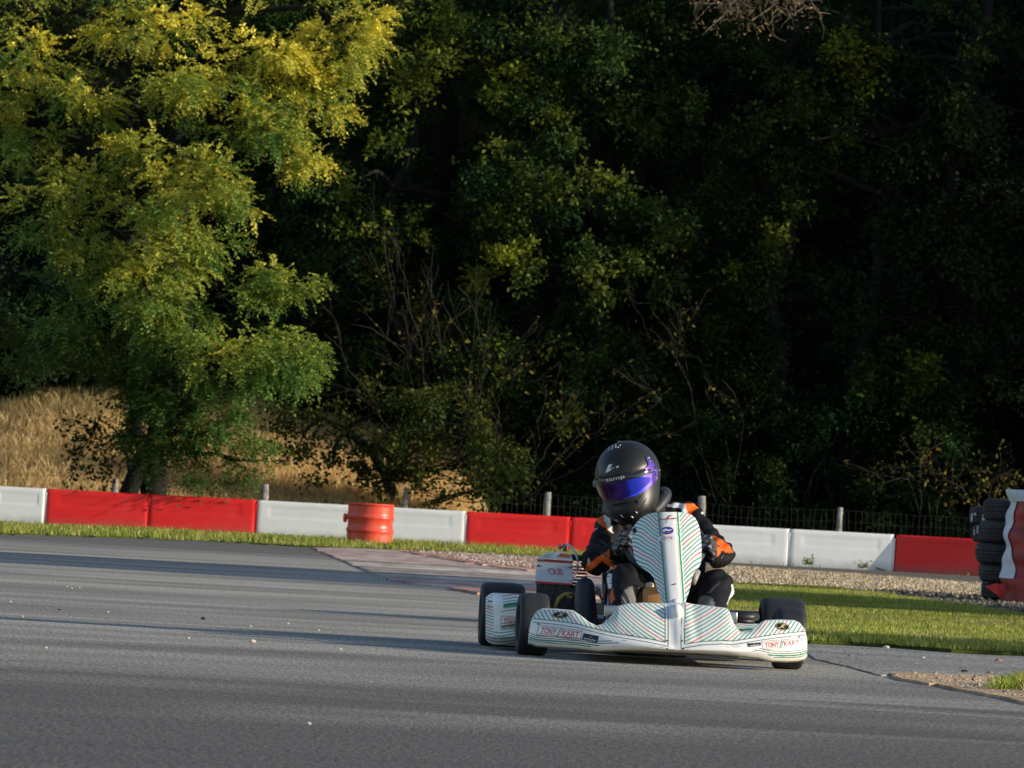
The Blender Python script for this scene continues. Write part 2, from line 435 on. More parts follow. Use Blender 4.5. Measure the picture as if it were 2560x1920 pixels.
run_m = asphalt_mat('run-off asphalt', (0.31, 0.295, 0.27), (0.21, 0.20, 0.185), 1)

sheet('ground', [(-500, -200), (500, -200), (500, 900), (-500, 900)], -0.02, earth)
sheet('track', [(-60, -20), (60, -20), (60, 69.9), (-60, 69.9)], 0.0, track_m)
# grass strip in front of the barriers
sheet('grass_verge', [(-14, 53), *gp([(-60, 1336), (120, 1339), (300, 1345), (470, 1350), (600, 1358), (830, 1372), (960, 1374), (1080, 1378), (1250, 1388), (1380, 1396)]), (1.0, 61.5), (1.9, 62.5), (1.9, 69.5), (-14, 69.5)], 0.008, turf_soil, 0.12)
# worn kerb between the asphalt and the grit
kerb_px = [(783, 1371), (860, 1372), (960, 1376), (1060, 1380), (1180, 1394), (1300, 1402), (1500, 1412), (1640, 1440), (1640, 1500), (1500, 1497), (1330, 1493), (1215, 1487), (1132, 1472), (1040, 1463), (978, 1453), (928, 1433), (850, 1400)]
def kerb_mat():
    m, nt, b = new_mat('worn kerb paint'); tc = N(nt, 'ShaderNodeTexCoord'); o = tc.outputs['Object']
    mp = N(nt, 'ShaderNodeMapping'); mp.inputs['Scale'].default_value = (0.035, 0.22, 1); mp.inputs['Rotation'].default_value = (0, 0, R(4)); nt.links.new(o, mp.inputs['Vector'])
    wv = N(nt, 'ShaderNodeTexNoise', i_Scale=1.7, i_Detail=1.5, i_Roughness=0.45, i_Distortion=0.15); nt.links.new(mp.outputs[0], wv.inputs['Vector'])
    rp = ramp(nt, [(0.24, (0.28, 0.12, 0.10)), (0.34, (0.50, 0.40, 0.34)), (0.43, (0.20, 0.165, 0.15)), (0.48, (0.62, 0.53, 0.45)), (0.52, (0.26, 0.20, 0.18)), (0.56, (0.60, 0.50, 0.43)), (0.61, (0.44, 0.20, 0.18)), (0.67, (0.58, 0.46, 0.40)), (0.75, (0.30, 0.22, 0.20))])
    nt.links.new(wv.outputs['Fac'], rp.inputs[0])
    mp3 = N(nt, 'ShaderNodeMapping'); mp3.inputs['Scale'].default_value = (1.0, 0.10, 1); nt.links.new(o, mp3.inputs['Vector'])
    n2 = N(nt, 'ShaderNodeTexNoise', i_Scale=3.5, i_Detail=4.0, i_Roughness=0.7); nt.links.new(mp3.outputs[0], n2.inputs['Vector'])
    r2 = ramp(nt, [(0.3, (0.55,) * 3), (0.7, (1.35,) * 3)]); nt.links.new(n2.outputs['Fac'], r2.inputs[0])
    c = mixrgb(nt, 1.0, rp.outputs[0], r2.outputs[0], 'MULTIPLY')
    nt.links.new(c, b.inputs['Base Color']); b.inputs['Roughness'].default_value = 0.9
    return m
kp = gp(kerb_px)
sheet('kerb', kp, 0.012, kerb_mat(), 0.05)
sheet('grit_strip', gp([(1000, 1379), (1080, 1381), (1250, 1391), (1380, 1399), (1500, 1404), (1700, 1420), (1700, 1465), (1500, 1448), (1360, 1436), (1240, 1420), (1130, 1404), (1060, 1392)]), 0.020, pink_m, 0.15)
sheet('kerb_end', gp([(1120, 1473), (1250, 1476), (1420, 1482), (1560, 1490), (1560, 1500), (1330, 1494), (1200, 1488)]), 0.016, mat('faded kerb red', (0.40, 0.22, 0.18), 0.9, var=0.5, scale=3), 0.05)
# right-hand side: gravel, turf, run-off, dirt patch
sheet('gravel_bed', [(1.2, 62), *gp([(1780, 1462), (1900, 1474), (2050, 1482), (2200, 1490), (2360, 1505), (2700, 1530)]), (9, 56), (9, 61), *gp([(2450, 1458), (2230, 1440), (1980, 1424), (1830, 1414)])], 0.008, gravel_m, 0.08)
sheet('dirty_gravel', gp([(2020, 1468), (2140, 1472), (2300, 1478), (2440, 1490), (2720, 1510), (2720, 1560), (2560, 1545), (2440, 1528), (2320, 1508), (2180, 1494)]), 0.014, dark_gravel_m, 0.08)
turf_px = [(1700, 1470), (1800, 1466), (1900, 1470), (2060, 1476), (2180, 1490), (2300, 1506), (2430, 1524), (2560, 1545), (2760, 1575), (2760, 1652), (2560, 1640), (2380, 1632), (2200, 1618), (2020, 1610), (1900, 1600), (1750, 1590)]
sheet('turf', gp(turf_px), 0.018, turf_soil, 0.05)
sheet('run_off', gp([(1990, 1614), (2200, 1622), (2400, 1636), (2760, 1658), (2760, 1722), (2560, 1700), (2420, 1692), (2300, 1686), (2200, 1690), (2120, 1668), (2040, 1650)]), 0.005, run_m, 0.01)
sheet('dirt_patch', gp([(2215, 1688), (2260, 1686), (2400, 1690), (2560, 1698), (2760, 1716), (2760, 1800), (2560, 1760), (2470, 1740), (2390, 1726), (2320, 1712), (2260, 1703)]), 0.010, dirt_m, 0.045)

# ---- land rising behind the fence
def terrain_z(x, y):
    wl = 1 - sstep(-1.1, .8, x)
    t = np.clip((y - 70.2) / 4.6, 0, 1)
    bank = 1.95 * (t ** 1.15) * (0.9 + 0.1 * np.sin(x * 0.9))
    right = 0.4 * sstep(72, 77, y)
    z = wl * bank + (1 - wl) * right
    z = z + np.clip(y - 76, 0, None) * 0.42 * sstep(76, 84, y)
    return z + 0.05 * np.sin(x * 1.7 + y * 0.6) * sstep(70, 72, y)
gx = np.linspace(-60, 60, 160); gy = np.concatenate([np.linspace(69.9, 78, 40), np.linspace(78.8, 150, 50)])
X, Y = np.meshgrid(gx, gy); Z = terrain_z(X, Y); Z[0] = -0.03
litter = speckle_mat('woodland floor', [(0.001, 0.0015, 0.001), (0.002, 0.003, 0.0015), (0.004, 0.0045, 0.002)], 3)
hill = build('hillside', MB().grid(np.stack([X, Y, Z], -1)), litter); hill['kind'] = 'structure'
field_m = speckle_mat('dry meadow soil', [(0.45, 0.32, 0.17), (0.72, 0.53, 0.29), (0.85, 0.66, 0.40)], 9)
fx = np.linspace(-16, -.3, 60); fy = np.linspace(70.0, 75.3, 30); X, Y = np.meshgrid(fx, fy)
fld = build('meadow', MB().grid(np.stack([X, Y, terrain_z(X, Y) + 0.012], -1)), field_m); fld['kind'] = 'structure'

# ================================================================== grass (stuff)
def in_region(poly, n):
    poly = np.array(poly); mn, mx = poly.min(0), poly.max(0); out = []
    tot = 0
    while tot < n:
        q = rng.uniform(mn, mx, (n, 2)); q = q[in_poly(q[:, 0], q[:, 1], poly)]; out.append(q); tot += len(q)
    return np.concatenate(out)[:n]
def blades(base, h, wdt, lean, cols, name, m, label, zofs=0.0):
    n = len(base); h = np.broadcast_to(h, (n,)); wdt = np.broadcast_to(wdt, (n,))
    a = rng.uniform(0, 6.28, n); side = np.stack([np.cos(a), np.sin(a), 0 * a], 1)
    b = rng.uniform(0, 6.28, n); ln = rng.uniform(0.1, 1, n) * lean
    tip = base + np.stack([np.cos(b) * ln * h, np.sin(b) * ln * h, h * np.sqrt(np.clip(1 - (ln * .6) ** 2, .2, 1))], 1)
    mid = base * .5 + tip * .5 + np.stack([0 * h, 0 * h, h * 0.12], 1)
    V = np.stack([base - side * wdt[:, None] / 2, base + side * wdt[:, None] / 2, mid + side * wdt[:, None] * .4, tip, mid - side * wdt[:, None] * .4], 1)
    o = quads_object(name, V, cols, m); o['kind'] = 'stuff'; o['label'] = label; return o
grass_m = leaf_mat('grass blade', 0.35); straw_m = leaf_mat('dry grass stem', 0.55)
def mixcol(n, cols, p, jit=0.25):
    c = np.array(cols)[rng.choice(len(cols), n, p=p)]; return np.clip(c * rng.uniform(1 - jit, 1 + jit, (n, 1)), 0, 1)
GC = [(0.16, 0.25, 0.03), (0.29, 0.35, 0.05), (0.46, 0.45, 0.10), (0.52, 0.43, 0.19)]
tb = in_region(gp(turf_px), 130000)
patch = wob(np.c_[tb, 0 * tb[:, 0]], 1.2, 3)
tc_ = mixcol(len(tb), GC, [.24, .36, .26, .14], .4) * (1 + 0.35 * patch[:, None]); dead = sstep(.25, .8, wob(np.c_[tb, 0 * tb[:, 0]], 2.3, 33))[:, None]
tc_ = tc_ * (1 - .6 * dead) + .6 * dead * np.array([.42, .34, .17]); tk_ = rng.random(len(tb)) > .55 * dead[:, 0]; tb, tc_, patch = tb[tk_], tc_[tk_], patch[tk_]
blades(np.c_[tb, np.full(len(tb), .015)], rng.uniform(.010, .040, len(tb)) * (1 + .4 * np.clip(patch, -.8, 1)), .005, .9, np.clip(tc_, 0, 1), 'turf_grass', grass_m, 'short sunlit turf grass behind the right side of the kart')
vpoly = [(-12, 54.0), *gp([(-40, 1334), (300, 1344), (600, 1357), (830, 1370), (1080, 1378), (1380, 1394)]), (1.0, 62), (1.5, 68.75), (-12, 68.75)]
vb = in_region(vpoly, 46000); vb2 = np.c_[rng.uniform(-8, 7.0, 5000), 68.75 - rng.exponential(.35, 5000)]
vb2 = vb2[(wob(np.c_[vb2, 0 * vb2[:, 0]], 1.5, 5) > -0.1) & (vb2[:, 0] < 2.2 + 20 * (rng.random(len(vb2)) < .10))]
vb = np.concatenate([vb, vb2]); thick = wob(np.c_[vb, 0 * vb[:, 0]], 0.9, 9)
thick = thick + .6 * wob(np.c_[vb, 0 * vb[:, 0]], 3.1, 19); vk = thick > -.75; vb, thick = vb[vk], thick[vk]
vh = rng.uniform(.015, .075, len(vb)) * (1 + .8 * np.clip(thick, -.7, 1))
blades(np.c_[vb, np.full(len(vb), .005)], vh, .012, .7, mixcol(len(vb), GC, [.30, .36, .2, .14], .4), 'verge_grass', grass_m, 'rough green grass along the foot of the barriers')
cb = in_region(gp([(2440, 1742), (2480, 1722), (2560, 1706), (2760, 1716), (2760, 1800), (2560, 1758)]), 9000)
cb = cb[wob(np.c_[cb, 0 * cb[:, 0]], 3.4, 4) > -.15]
blades(np.c_[cb, np.full(len(cb), .01)], rng.uniform(.010, .05, len(cb)), .006, .95, mixcol(len(cb), GC, [.4, .35, .15, .1]), 'clump_grass', grass_m, 'green grass clump on the dirt patch at the right edge')
fb = np.c_[rng.uniform(-9.5, 1.2, 60000), 70.1 + 5.2 * rng.random(60000) ** 0.9]
keep = (fb[:, 1] < 75.2) & (fb[:, 0] + .5 * rng.random(len(fb)) < .1 - 0.1 * (fb[:, 1] - 70)) ; fb = fb[keep]
fz = terrain_z(fb[:, 0], fb[:, 1]); tuft = wob(np.c_[fb, 0 * fz], 1.6, 8)
FCc = [(0.88, 0.65, 0.33), (0.76, 0.55, 0.27), (0.92, 0.74, 0.42), (0.46, 0.40, 0.15)]
fcol = mixcol(len(fb), FCc, [.42, .28, .23, .07]); gtop = sstep(73.6, 75.2, fb[:, 1] + tuft)[:, None]
fcol = fcol * (1 - .35 * gtop) + np.array([.20, .24, .07]) * .35 * gtop
blades(np.c_[fb, fz], rng.uniform(.08, .27, len(fb)) * (1 + .25 * tuft), .012, .75, np.clip(fcol * (1 + .10 * tuft[:, None]), 0, 1), 'dry_meadow_grass', straw_m, 'tall dry straw-coloured grass on the bank behind the left barriers')

# ---- gravel stones (stuff)
def stones(name, pts, size, cols, label):
    n = len(pts); o8 = np.array([(1, 0, 0), (0, 1, 0), (-1, 0, 0), (0, -1, 0), (0, 0, .8), (0, 0, -.5)])
    tri = [(0, 1, 4), (1, 2, 4), (2, 3, 4), (3, 0, 4), (1, 0, 5), (2, 1, 5), (3, 2, 5), (0, 3, 5)]
    a = rng.uniform(0, 6.28, n); sc = size[:, None] * rng.uniform(.6, 1.3, (n, 3))
    v = o8[None] * sc[:, None] * rng.uniform(.75, 1.2, (n, 6, 1))
    ca, sa = np.cos(a)[:, None], np.sin(a)[:, None]
    v = np.stack([v[..., 0] * ca - v[..., 1] * sa, v[..., 0] * sa + v[..., 1] * ca, v[..., 2]], -1) + pts[:, None]
    V = v[:, tri].reshape(-1, 3, 3); o = quads_object(name, V, np.repeat(cols, 8, 0), stone_m)
    o['kind'] = 'stuff'; o['label'] = label; return o
stone_m = mat('stone', (1, 1, 1), 0.9, var=.2, scale=40, attr=True)
g1 = np.array(in_region([*gp([(1760, 1460), (1900, 1472), (2050, 1480), (2230, 1478), (2460, 1492)]), *gp([(2460, 1462), (2230, 1444), (1980, 1428), (1800, 1416)])], 9000))
stones('gravel', np.c_[g1, np.full(len(g1), .012)], rng.uniform(.008, .026, len(g1)), mixcol(len(g1), [(.50, .385, .24), (.38, .285, .175), (.62, .51, .36), (.20, .16, .11)], [.4, .3, .2, .1]), 'loose tan gravel in front of the right-hand barriers')
g2 = in_region(gp([(1020, 1379), (1250, 1390), (1400, 1399), (1700, 1416), (1700, 1450), (1500, 1430), (1360, 1432), (1240, 1416), (1130, 1400)]), 3200)
stones('grit', np.c_[g2, np.full(len(g2), .022)], rng.uniform(.006, .02, len(g2)), mixcol(len(g2), [(.5, .42, .34), (.34, .22, .18), (.6, .55, .48), (.2, .13, .11)], [.35, .3, .2, .15]), 'pale pinkish grit scattered beside the worn kerb')
g3 = in_region(gp([(2100, 1478), (2300, 1484), (2440, 1494), (2700, 1515), (2700, 1550), (2440, 1526), (2300, 1506), (2180, 1494)]), 1500)
stones('dark_gravel', np.c_[g3, np.full(len(g3), .016)], rng.uniform(.01, .03, len(g3)), mixcol(len(g3), [(.15, .13, .10), (.07, .06, .05), (.26, .23, .18)], [.45, .4, .15]), 'dirty dark gravel around the foot of the tyre stack')
g4 = in_region(gp([(2215, 1690), (2300, 1690), (2560, 1700), (2700, 1712), (2700, 1770), (2470, 1738), (2300, 1708)]), 900)
stones('dirt_grit', np.c_[g4, np.full(len(g4), .011)], rng.uniform(.002, .007, len(g4)) * (1 + 1.5 * (rng.random(len(g4)) > .96)), mixcol(len(g4), [(.5, .38, .26), (.34, .25, .17), (.66, .55, .42), (.2, .15, .11)], [.4, .3, .2, .1]), 'small loose stones and clods on the dirt patch at lower right')
# single pebbles lying on the asphalt
peb = [(405, 198), (263, 297), (283, 303), (313, 300), (40, 357), (87, 415), (425, 397), (988, 453), (1137, 443), (1257, 470), (743, 500), (1343, 545), (180, 540), (1218, 840)]
peb = [(x / 1.58, 1280 + y / 1.58, .011, 0) for x, y in peb] + [(997 / 1.58, 1280 + 516 / 1.58, .02, 0), (803 / 1.58, 1280 + 425 / 1.58, .018, 1), (235 / 1.58, 1280 + 388 / 1.58, .012, 1)]
peb += [(1860 + x / 2.766, 1180 + y / 2.766, s, k) for x, y, s, k in [(738, 1280, .02, 2), (825, 1262, .012, 0), (985, 1222, .024, 0), (1075, 1360, .011, 0), (1235, 1293, .019, 0), (1760, 1315, .026, 2), (1700, 1398, .02, 2), (1190, 1330, .011, 0), (1525, 1390, .022, 1)]]
pm = [mat('pale pebble', (.62, .55, .42), .9, var=.15), mat('dark pebble', (.04, .04, .045), .9), mat('brown pebble', (.32, .22, .16), .9)]
plab = ['tiny pale pebble lying loose on the asphalt', 'small dark scrap lying on the asphalt', 'small brown stone lying on the asphalt run-off']
for i, (x, y, s, k) in enumerate(peb):
    c = G(x, y); bm = bmesh.new(); s *= .62; bmesh.ops.create_icosphere(bm, subdivisions=2, radius=s)
    for q in bm.verts:
        q.co = Vector(np.array(q.co) * np.array([1.15, .9, .62]) * (1 + .16 * float(wob(np.array(q.co) / s, 2.2, i))))
    me = bpy.data.meshes.new('pebble'); bm.to_mesh(me); bm.free(); me.materials.append(pm[k])
    o = bpy.data.objects.new('pebble', me); COL.objects.link(o); o.location = (c[0], c[1], s * .45)
    tag(o, plab[k], 'pebble', ['pale pebbles on the asphalt', 'dark scraps on the asphalt', 'brown stones on the run-off'][k])

# ================================================================== plastic barrier blocks
plas = lambda n, c: mat(n, c, 0.42, var=.07, scale=2.0, bump=.04, bscale=30, spec=.4, dirt=((.30, .26, .22), 2.2, .15), foot=((.20, .17, .13), .09, .55))
m_white = plas('white barrier plastic', (.90, .90, .90)); m_red = plas('red barrier plastic', (.90, .022, .020))
BD = 68.95
def barrier_mesh(L):
    """hollow plastic block: rounded shell, slightly narrower at the top, with a recessed panel in the front face"""
    H, T = .52, .42; mb = MB(); nx, nz = 61, 33
    xs = np.linspace(-L / 2, L / 2, nx); zs = np.linspace(0, H, nz); X, Z = np.meshgrid(xs, zs)
    rnd = lambda d, r: np.where(d < r, r - np.sqrt(np.clip(r * r - (r - d) ** 2, 0, None)), 0)
    y = -T / 2 + .03 * Z / H + rnd(np.minimum(X + L / 2, L / 2 - X), .045) + rnd(H - Z, .035)
    u = (X + L / 2) / L; v = Z / H
    def edge(a, lo, hi, e): return sstep(lo - e, lo + e, a) * (1 - sstep(hi - e, hi + e, a))
    y = y + .0045 * edge(u, .12, .86, .012) * edge(v, .56, .84, .02)
    front = np.stack([X, y, Z], -1); back = np.stack([X, -y, Z], -1)
    mb.grid(front); mb.grid(back, flip=True)
    mb.grid(np.stack([front[-1], back[-1]])); mb.grid(np.stack([front[:, -1], back[:, -1]], 0)); mb.grid(np.stack([back[:, 0], front[:, 0]], 0))
    # joint: upright bead on the right-hand end
    mb.tube([(L / 2 + .002, -T / 2 + .05, .01), (L / 2 + .002, -T / 2 + .055, H - .05)], .022, 10)
    return mb
protos = {}
blocks = [(-16, 'w', 'white plastic barrier block at the far left edge of the photo', 0), (115, 'w', 'white barrier block at the left end, left of the first red block', 0), (373, 'r', 'leftmost red barrier block, beside the first white block', 0),
          (641, 'r', 'second red barrier block from the left, below the thick tree', 0), (903, 'w', 'white barrier block just left of the red drum', 0), (1165, 'w', 'white barrier block whose left end hides behind the red drum', 0),
          (1427, 'r', 'whole red barrier block between the red drum and the driver', 0), (1690, 'r', 'red barrier block mostly hidden behind the driver', 0), (1975, 'w', 'white barrier block just right of the driver', 0), (2236, 'w', 'white barrier block with a dry twig against it, second right of the driver', 0)]
px0 = -278
for i, (px1, c, lab, _) in enumerate(blocks):
    a = P(px0, 1300, BD); b = P(px1, 1300, BD); L = b[0] - a[0] - .012
    z = 0.0
    if i == 0: px0 = px1; continue
    o = build('barrier_block', barrier_mesh(L), m_white if c == 'w' else m_red, auto=40)
    o.location = ((a[0] + b[0]) / 2, BD, -.01); tag(o, lab, 'barrier', 'red and white plastic barrier blocks along the track')
    px0 = px1
# the line bends towards the track at the right
hx, hy, yaw = P(2236, 1300, BD)[0], BD - .2, R(-18)
for k, lab in enumerate(['red barrier block at the right, running behind the tyre stack', 'red barrier block mostly hidden behind the tyre stack at the right edge']):
    L = 1.5; o = build('barrier_block', barrier_mesh(L), m_red, auto=40)
    d = Vector((math.cos(yaw), math.sin(yaw), 0)); c = Vector((hx, hy, 0)) + d * (L / 2 + .01) + Vector((-d.y, d.x, 0)) * .2
    o.location = c + Vector((0, 0, -.01)); o.rotation_euler = (0, 0, yaw); tag(o, lab, 'barrier', 'red and white plastic barrier blocks along the track')
    hx += d.x * 1.52; hy += d.y * 1.52

# ---- red drum
dc = G(925, 1363); dcx, dcy = P(925, 1320, 64.5)[0], 64.5
er = empty('red_drum', (dcx, dcy, 0), 'squat red ribbed drum standing in front of the white barriers', 'drum')
prof = [(0, .0), (.285, .0), (.30, .015)]
Hd = .55
for t in np.linspace(.03, 1, 60):
    rib = .014 * (math.exp(-((t - .36) / .045) ** 2) + math.exp(-((t - .67) / .045) ** 2)) + .012 * math.exp(-((t - .97) / .02) ** 2) - .006 * math.exp(-((t - .5) / .08) ** 2)
    prof.append((.298 + rib, Hd * t))
prof += [(.285, Hd), (.28, Hd - .02), (0, Hd - .025)]
drum_m = mat('sun-faded red drum', (.82, .085, .045), .33, var=.25, scale=5, bump=.12, bscale=9, spec=.5, dirt=((.62, .22, .15), 6, .5))
build('shell', MB().lathe(prof, (dcx, dcy, 0), seg=48), drum_m, er, auto=50)
build('bung', MB().lathe([(0, .0), (.03, 0), (.04, .02), (.04, .05), (0, .05)], (dcx - .30, dcy, .36), axis=(-1, -.2, .1), seg=12).box((dcx - .33, dcy, .33), (.05, .05, .08), bev=.015), drum_m, er)

# ---- wire fence with old posts
posts = [(288, 1198, -.01), (663, 1210, .02), (1017, 1220, .07), (1370, 1231, .015), (1755, 1240, .01), (2102, 1268, .03), (2490, 1290, .0), (-70, 1190, .02)]
FD = 71.0
fe = empty('wire_fence', (0, FD, 0), 'low wire fence on weathered wooden posts behind the barriers', 'fence')
wood = mat('weathered post wood', (.34, .33, .30), .9, var=.5, scale=14, bump=.6, bscale=40, dirt=((.08, .08, .06), 12, .8))
for i, (x, y, ln) in enumerate(posts):
    t = P(x, y, FD); z0 = float(terrain_z(t[0], FD)) - .1
    pth = [np.array([t[0] - ln * (t[2] - z0), FD, z0]) * (1 - s) + t * s for s in np.linspace(0, 1, 7)]
    r0 = .055 + .01 * math.sin(i * 2.1)
    mb = MB().tube(pth, [r0 * 1.05, r0, r0 * .97, r0, r0 * .95, r0 * .93, r0 * .8], 9)
    mb.v[0] = mb.v[0] + .008 * wob(mb.v[0], 9, i)[:, None]
    build('post', mb, wood, fe)
wire = MB()
for x in np.arange(-8.6, 8.2, .082):
    xx = x + rng.normal() * .008; zb = float(terrain_z(x, FD)); wire.tube([(xx, FD - .06, zb), (xx + rng.normal() * .006, FD - .06, zb + .45), (xx + rng.normal() * .01, FD - .06, .80 + .25 * zb)], .0015, 4, cap=False)
for z in (.2, .42, .64, .8):
    xs = np.linspace(-8.6, 8.2, 60); wire.tube(np.c_[xs, np.full(60, FD - .06), z + .25 * terrain_z(xs, FD) + .01 * np.sin(xs * 3)], .0015, 4, cap=False)
build('wire_mesh', wire, mat('dull fence wire', (.05, .05, .048), .9, metal=.0), fe)
# ---- dry twig against the white barrier
tw = [P(x, y, BD - .3 + .06 * i) for i, (x, y) in enumerate([(2230, 1438), (2205, 1424), (2180, 1416), (2170, 1409), (2152, 1394)])]
o = build('dry_twig', MB().tube(tw, [.012, .011, .009, .008, .004], 6).tube([tw[2], tw[2] + np.array([-.05, 0, .08])], [.006, .003], 5), mat('grey twig bark', (.16, .13, .10), .9, var=.4))
tag(o, 'thin bare twig leaning against the white barrier near the red block', 'twig')

# ---- tyre stacks at the right edge
rub = mat('old tyre rubber', (.022, .022, .024), .75, var=.35, scale=7, bump=.25, bscale=25, dirt=((.11, .10, .085), 5, .5))
def old_tyre(c, Rr, W, tilt, groove=True):
    mb = MB(); pr = []
    for a in np.linspace(-math.pi * .92, math.pi * .92, 80):
        cx, cy = math.cos(a), math.sin(a)
        e = 4.0; q = (abs(cx) ** e + abs(cy) ** e) ** (-1 / e)
        hh_ = W / 2 * cy * q * .97; rr_ = Rr - .11 + .11 * cx * q
        if cx > .2: rr_ -= .007 * sum(math.exp(-((hh_ / W - g_) / .018) ** 2) for g_ in (-.26, -.09, .09, .26))
        pr.append((rr_, hh_))
    pr += [(Rr - .17, W * .3), (Rr - .17, -W * .3)]
    ax = norm(np.array([tilt[0], tilt[1], 1.0]))
    mb.lathe(pr, c, ax, 44, close=True)
    # tread blocks
    ref = norm(np.cross([0, 1, 0], ax)); ref2 = np.cross(ax, ref)
    for k in range(0):
        th = 2 * math.pi * (k + .5) / 44; d = ref * math.cos(th) + ref2 * math.sin(th); t = np.cross(ax, d)
        Mx = Matrix((tuple(d), tuple(t), tuple(ax))).transposed()
        for s in (-1, 0, 1):
            mb.box(np.array(c) + d * (Rr + .001) + ax * s * W * .27, (.012, 2 * math.pi * Rr / 44 * .78, W * .2), Mx)
    return mb
SY = 43.6
sc_ = 12400 / SY
tyres = [(2478, 1472, .0), (2482, 1428, .02), (2488, 1373, -.03), (2490, 1317, .02), (2493, 1277, .01)]
names = ['bottom tyre of the tall black stack at the right edge', 'second tyre from the bottom of the tall black stack at the right edge', 'middle tyre of the tall black stack at the right edge', 'second tyre from the top of the tall black stack at the right edge', 'topmost tyre of the tall black stack at the right edge']
z0 = 0.02
for i, nm in enumerate(names):
    W = [.145, .158, .188, .200, .195][i]; zc = z0 + W / 2; z0 += W; xoff = [.012, -.005, -.045, -.032, -.012][i]
    cx = P(2540, 1380, SY)[0] + xoff - .0
    o = build('tyre', old_tyre((cx, SY, zc), .30 + .006 * (i % 2), W * 1.04, (.02 * math.sin(i), .01)), rub, auto=45)
    tag(o, nm, 'tyre', 'old tyres stacked as a crash barrier')
names2 = ['bottom', 'second-lowest', 'third-lowest', 'fourth-lowest', 'topmost']
paint = mat('worn white paint on rubber', (.55, .57, .62), .7, var=.4, scale=16)
for i in range(5):
    W = .165; c = np.array([P(2500, 1380, 44.9)[0] + [.13, .10, .06, .02, -.01][i], 44.9, .02 + W * (i + .5)])
    mb = old_tyre(c, .285, W * 1.03, (-.01 * i, .0))
    for k in range(5):                                             # scuffed white marks on the tread
        th = R(188 + 11 * k); d = np.array([math.cos(th), math.sin(th), 0]); t = np.array([-d[1], d[0], 0])
        if (i * 3 + k * 2) % 3 == 0: continue
        Mx = Matrix((tuple(d), tuple(t), (0, 0, 1))).transposed()
        mb.box(c + d * .285 + np.array([0, 0, .03 * ((k * 7 + i * 2) % 3 - 1)]), (.006, .018 + .014 * ((k * 3 + i) % 3), W * (.14 + .16 * ((k + i) % 3))), Mx, m=1, bev=.0028)
    o = build('tyre', mb, [rub, paint], auto=45); tag(o, names2[i] + ' tyre of the white-scuffed stack peeking out behind the tall black stack', 'tyre', 'old tyres stacked as a crash barrier')
# painted rubber belt wrapped round the next stack
BX, BY = P(2514, 1380, SY - .75)[0] + .36, SY - .75
def belt_pts(a0, a1, z0, z1, r, nx=40, nz=40, wave=0, edge=None):
    a = np.linspace(a0, a1, nx); z = np.linspace(z0, z1, nz); Aa, Zz = np.meshgrid(a, z)
    if edge is not None: Aa = Aa + edge(Zz) * np.linspace(1, 0, nx)[None]
    rr = r + .05 * (.6 - Zz) + .014 * np.sin(Zz * 17 + Aa * 3) + .01 * np.sin(Zz * 33 + 1)
    return np.stack([BX + rr * np.cos(Aa), BY + rr * np.sin(Aa), Zz], -1)
be = empty('crash_belt', (BX, BY, 0), 'torn red and white rubber belt wrapped round the tyres at the right edge', 'belt')
redm = mat('scuffed red belt paint', (.34, .035, .03), .55, var=.4, scale=5, bump=.25, bscale=7, dirt=((.10, .04, .035), 3, .7))
whm = mat('scuffed white belt paint', (.66, .68, .72), .55, var=.18, scale=5, bump=.2, bscale=8)
eg = lambda z: .10 * np.sin(z * 5.0) + .25 * (z - .5)
build('red_sheet', MB().grid(belt_pts(R(178), R(400), .0, .93, .36, 60, 40, edge=lambda z: -.22 * (z - .5) + .05 * np.sin(z * 9))), redm, be)
def belt_white():
    nz = 46; z = np.linspace(.22, .98, nz); pts = []
    for t in np.linspace(0, 1, 10):
        pts.append([(lambda aa, zz: (BX + (.372 + .05 * (.6 - zz) + .014 * math.sin(zz * 17 + aa * 3) + .01 * math.sin(zz * 33 + 1)) * math.cos(aa), BY + (.372 + .05 * (.6 - zz) + .014 * math.sin(zz * 17 + aa * 3) + .01 * math.sin(zz * 33 + 1)) * math.sin(aa), zz))(R(177) - .28 * (zz - .5) + .05 * math.sin(zz * 7) + t * (.62 + .12 * math.sin(zz * 6 + 1) + .25 * (zz - .5)), zz) for zz in z])
    return np.array(pts).transpose(1, 0, 2)
build('white_strip', MB().grid(belt_white()), whm, be)
build('top_band', MB().grid(belt_pts(R(180), R(400), .885, .985, .384, 60, 8)), whm, be)
fl = np.array([P(2464, 1467, SY - 1.0), P(2490, 1458, SY - 1.0), P(2514, 1462, SY - .98), P(2512, 1503, SY - .98), P(2494, 1488, SY - 1.02)])
build('torn_flap', MB().add(np.vstack([fl, fl + [0, .012, 0]]), [(0, 1, 2, 3, 4), (9, 8, 7, 6, 5), *[(i, (i + 1) % 5, 5 + (i + 1) % 5, 5 + i) for i in range(5)]]), mat('bright red belt paint', (.6, .03, .025), .5, var=.2, scale=9), be, smooth=False)
# the tyres inside the belt
for i in range(5):
    o = build('tyre', old_tyre((BX, BY, .02 + .18 * (i + .5)), .30, .185, (0, 0)), rub, auto=45)
    tag(o, 'old tyre inside the red and white belt at the right edge', 'tyre', 'old tyres hidden inside the belt')
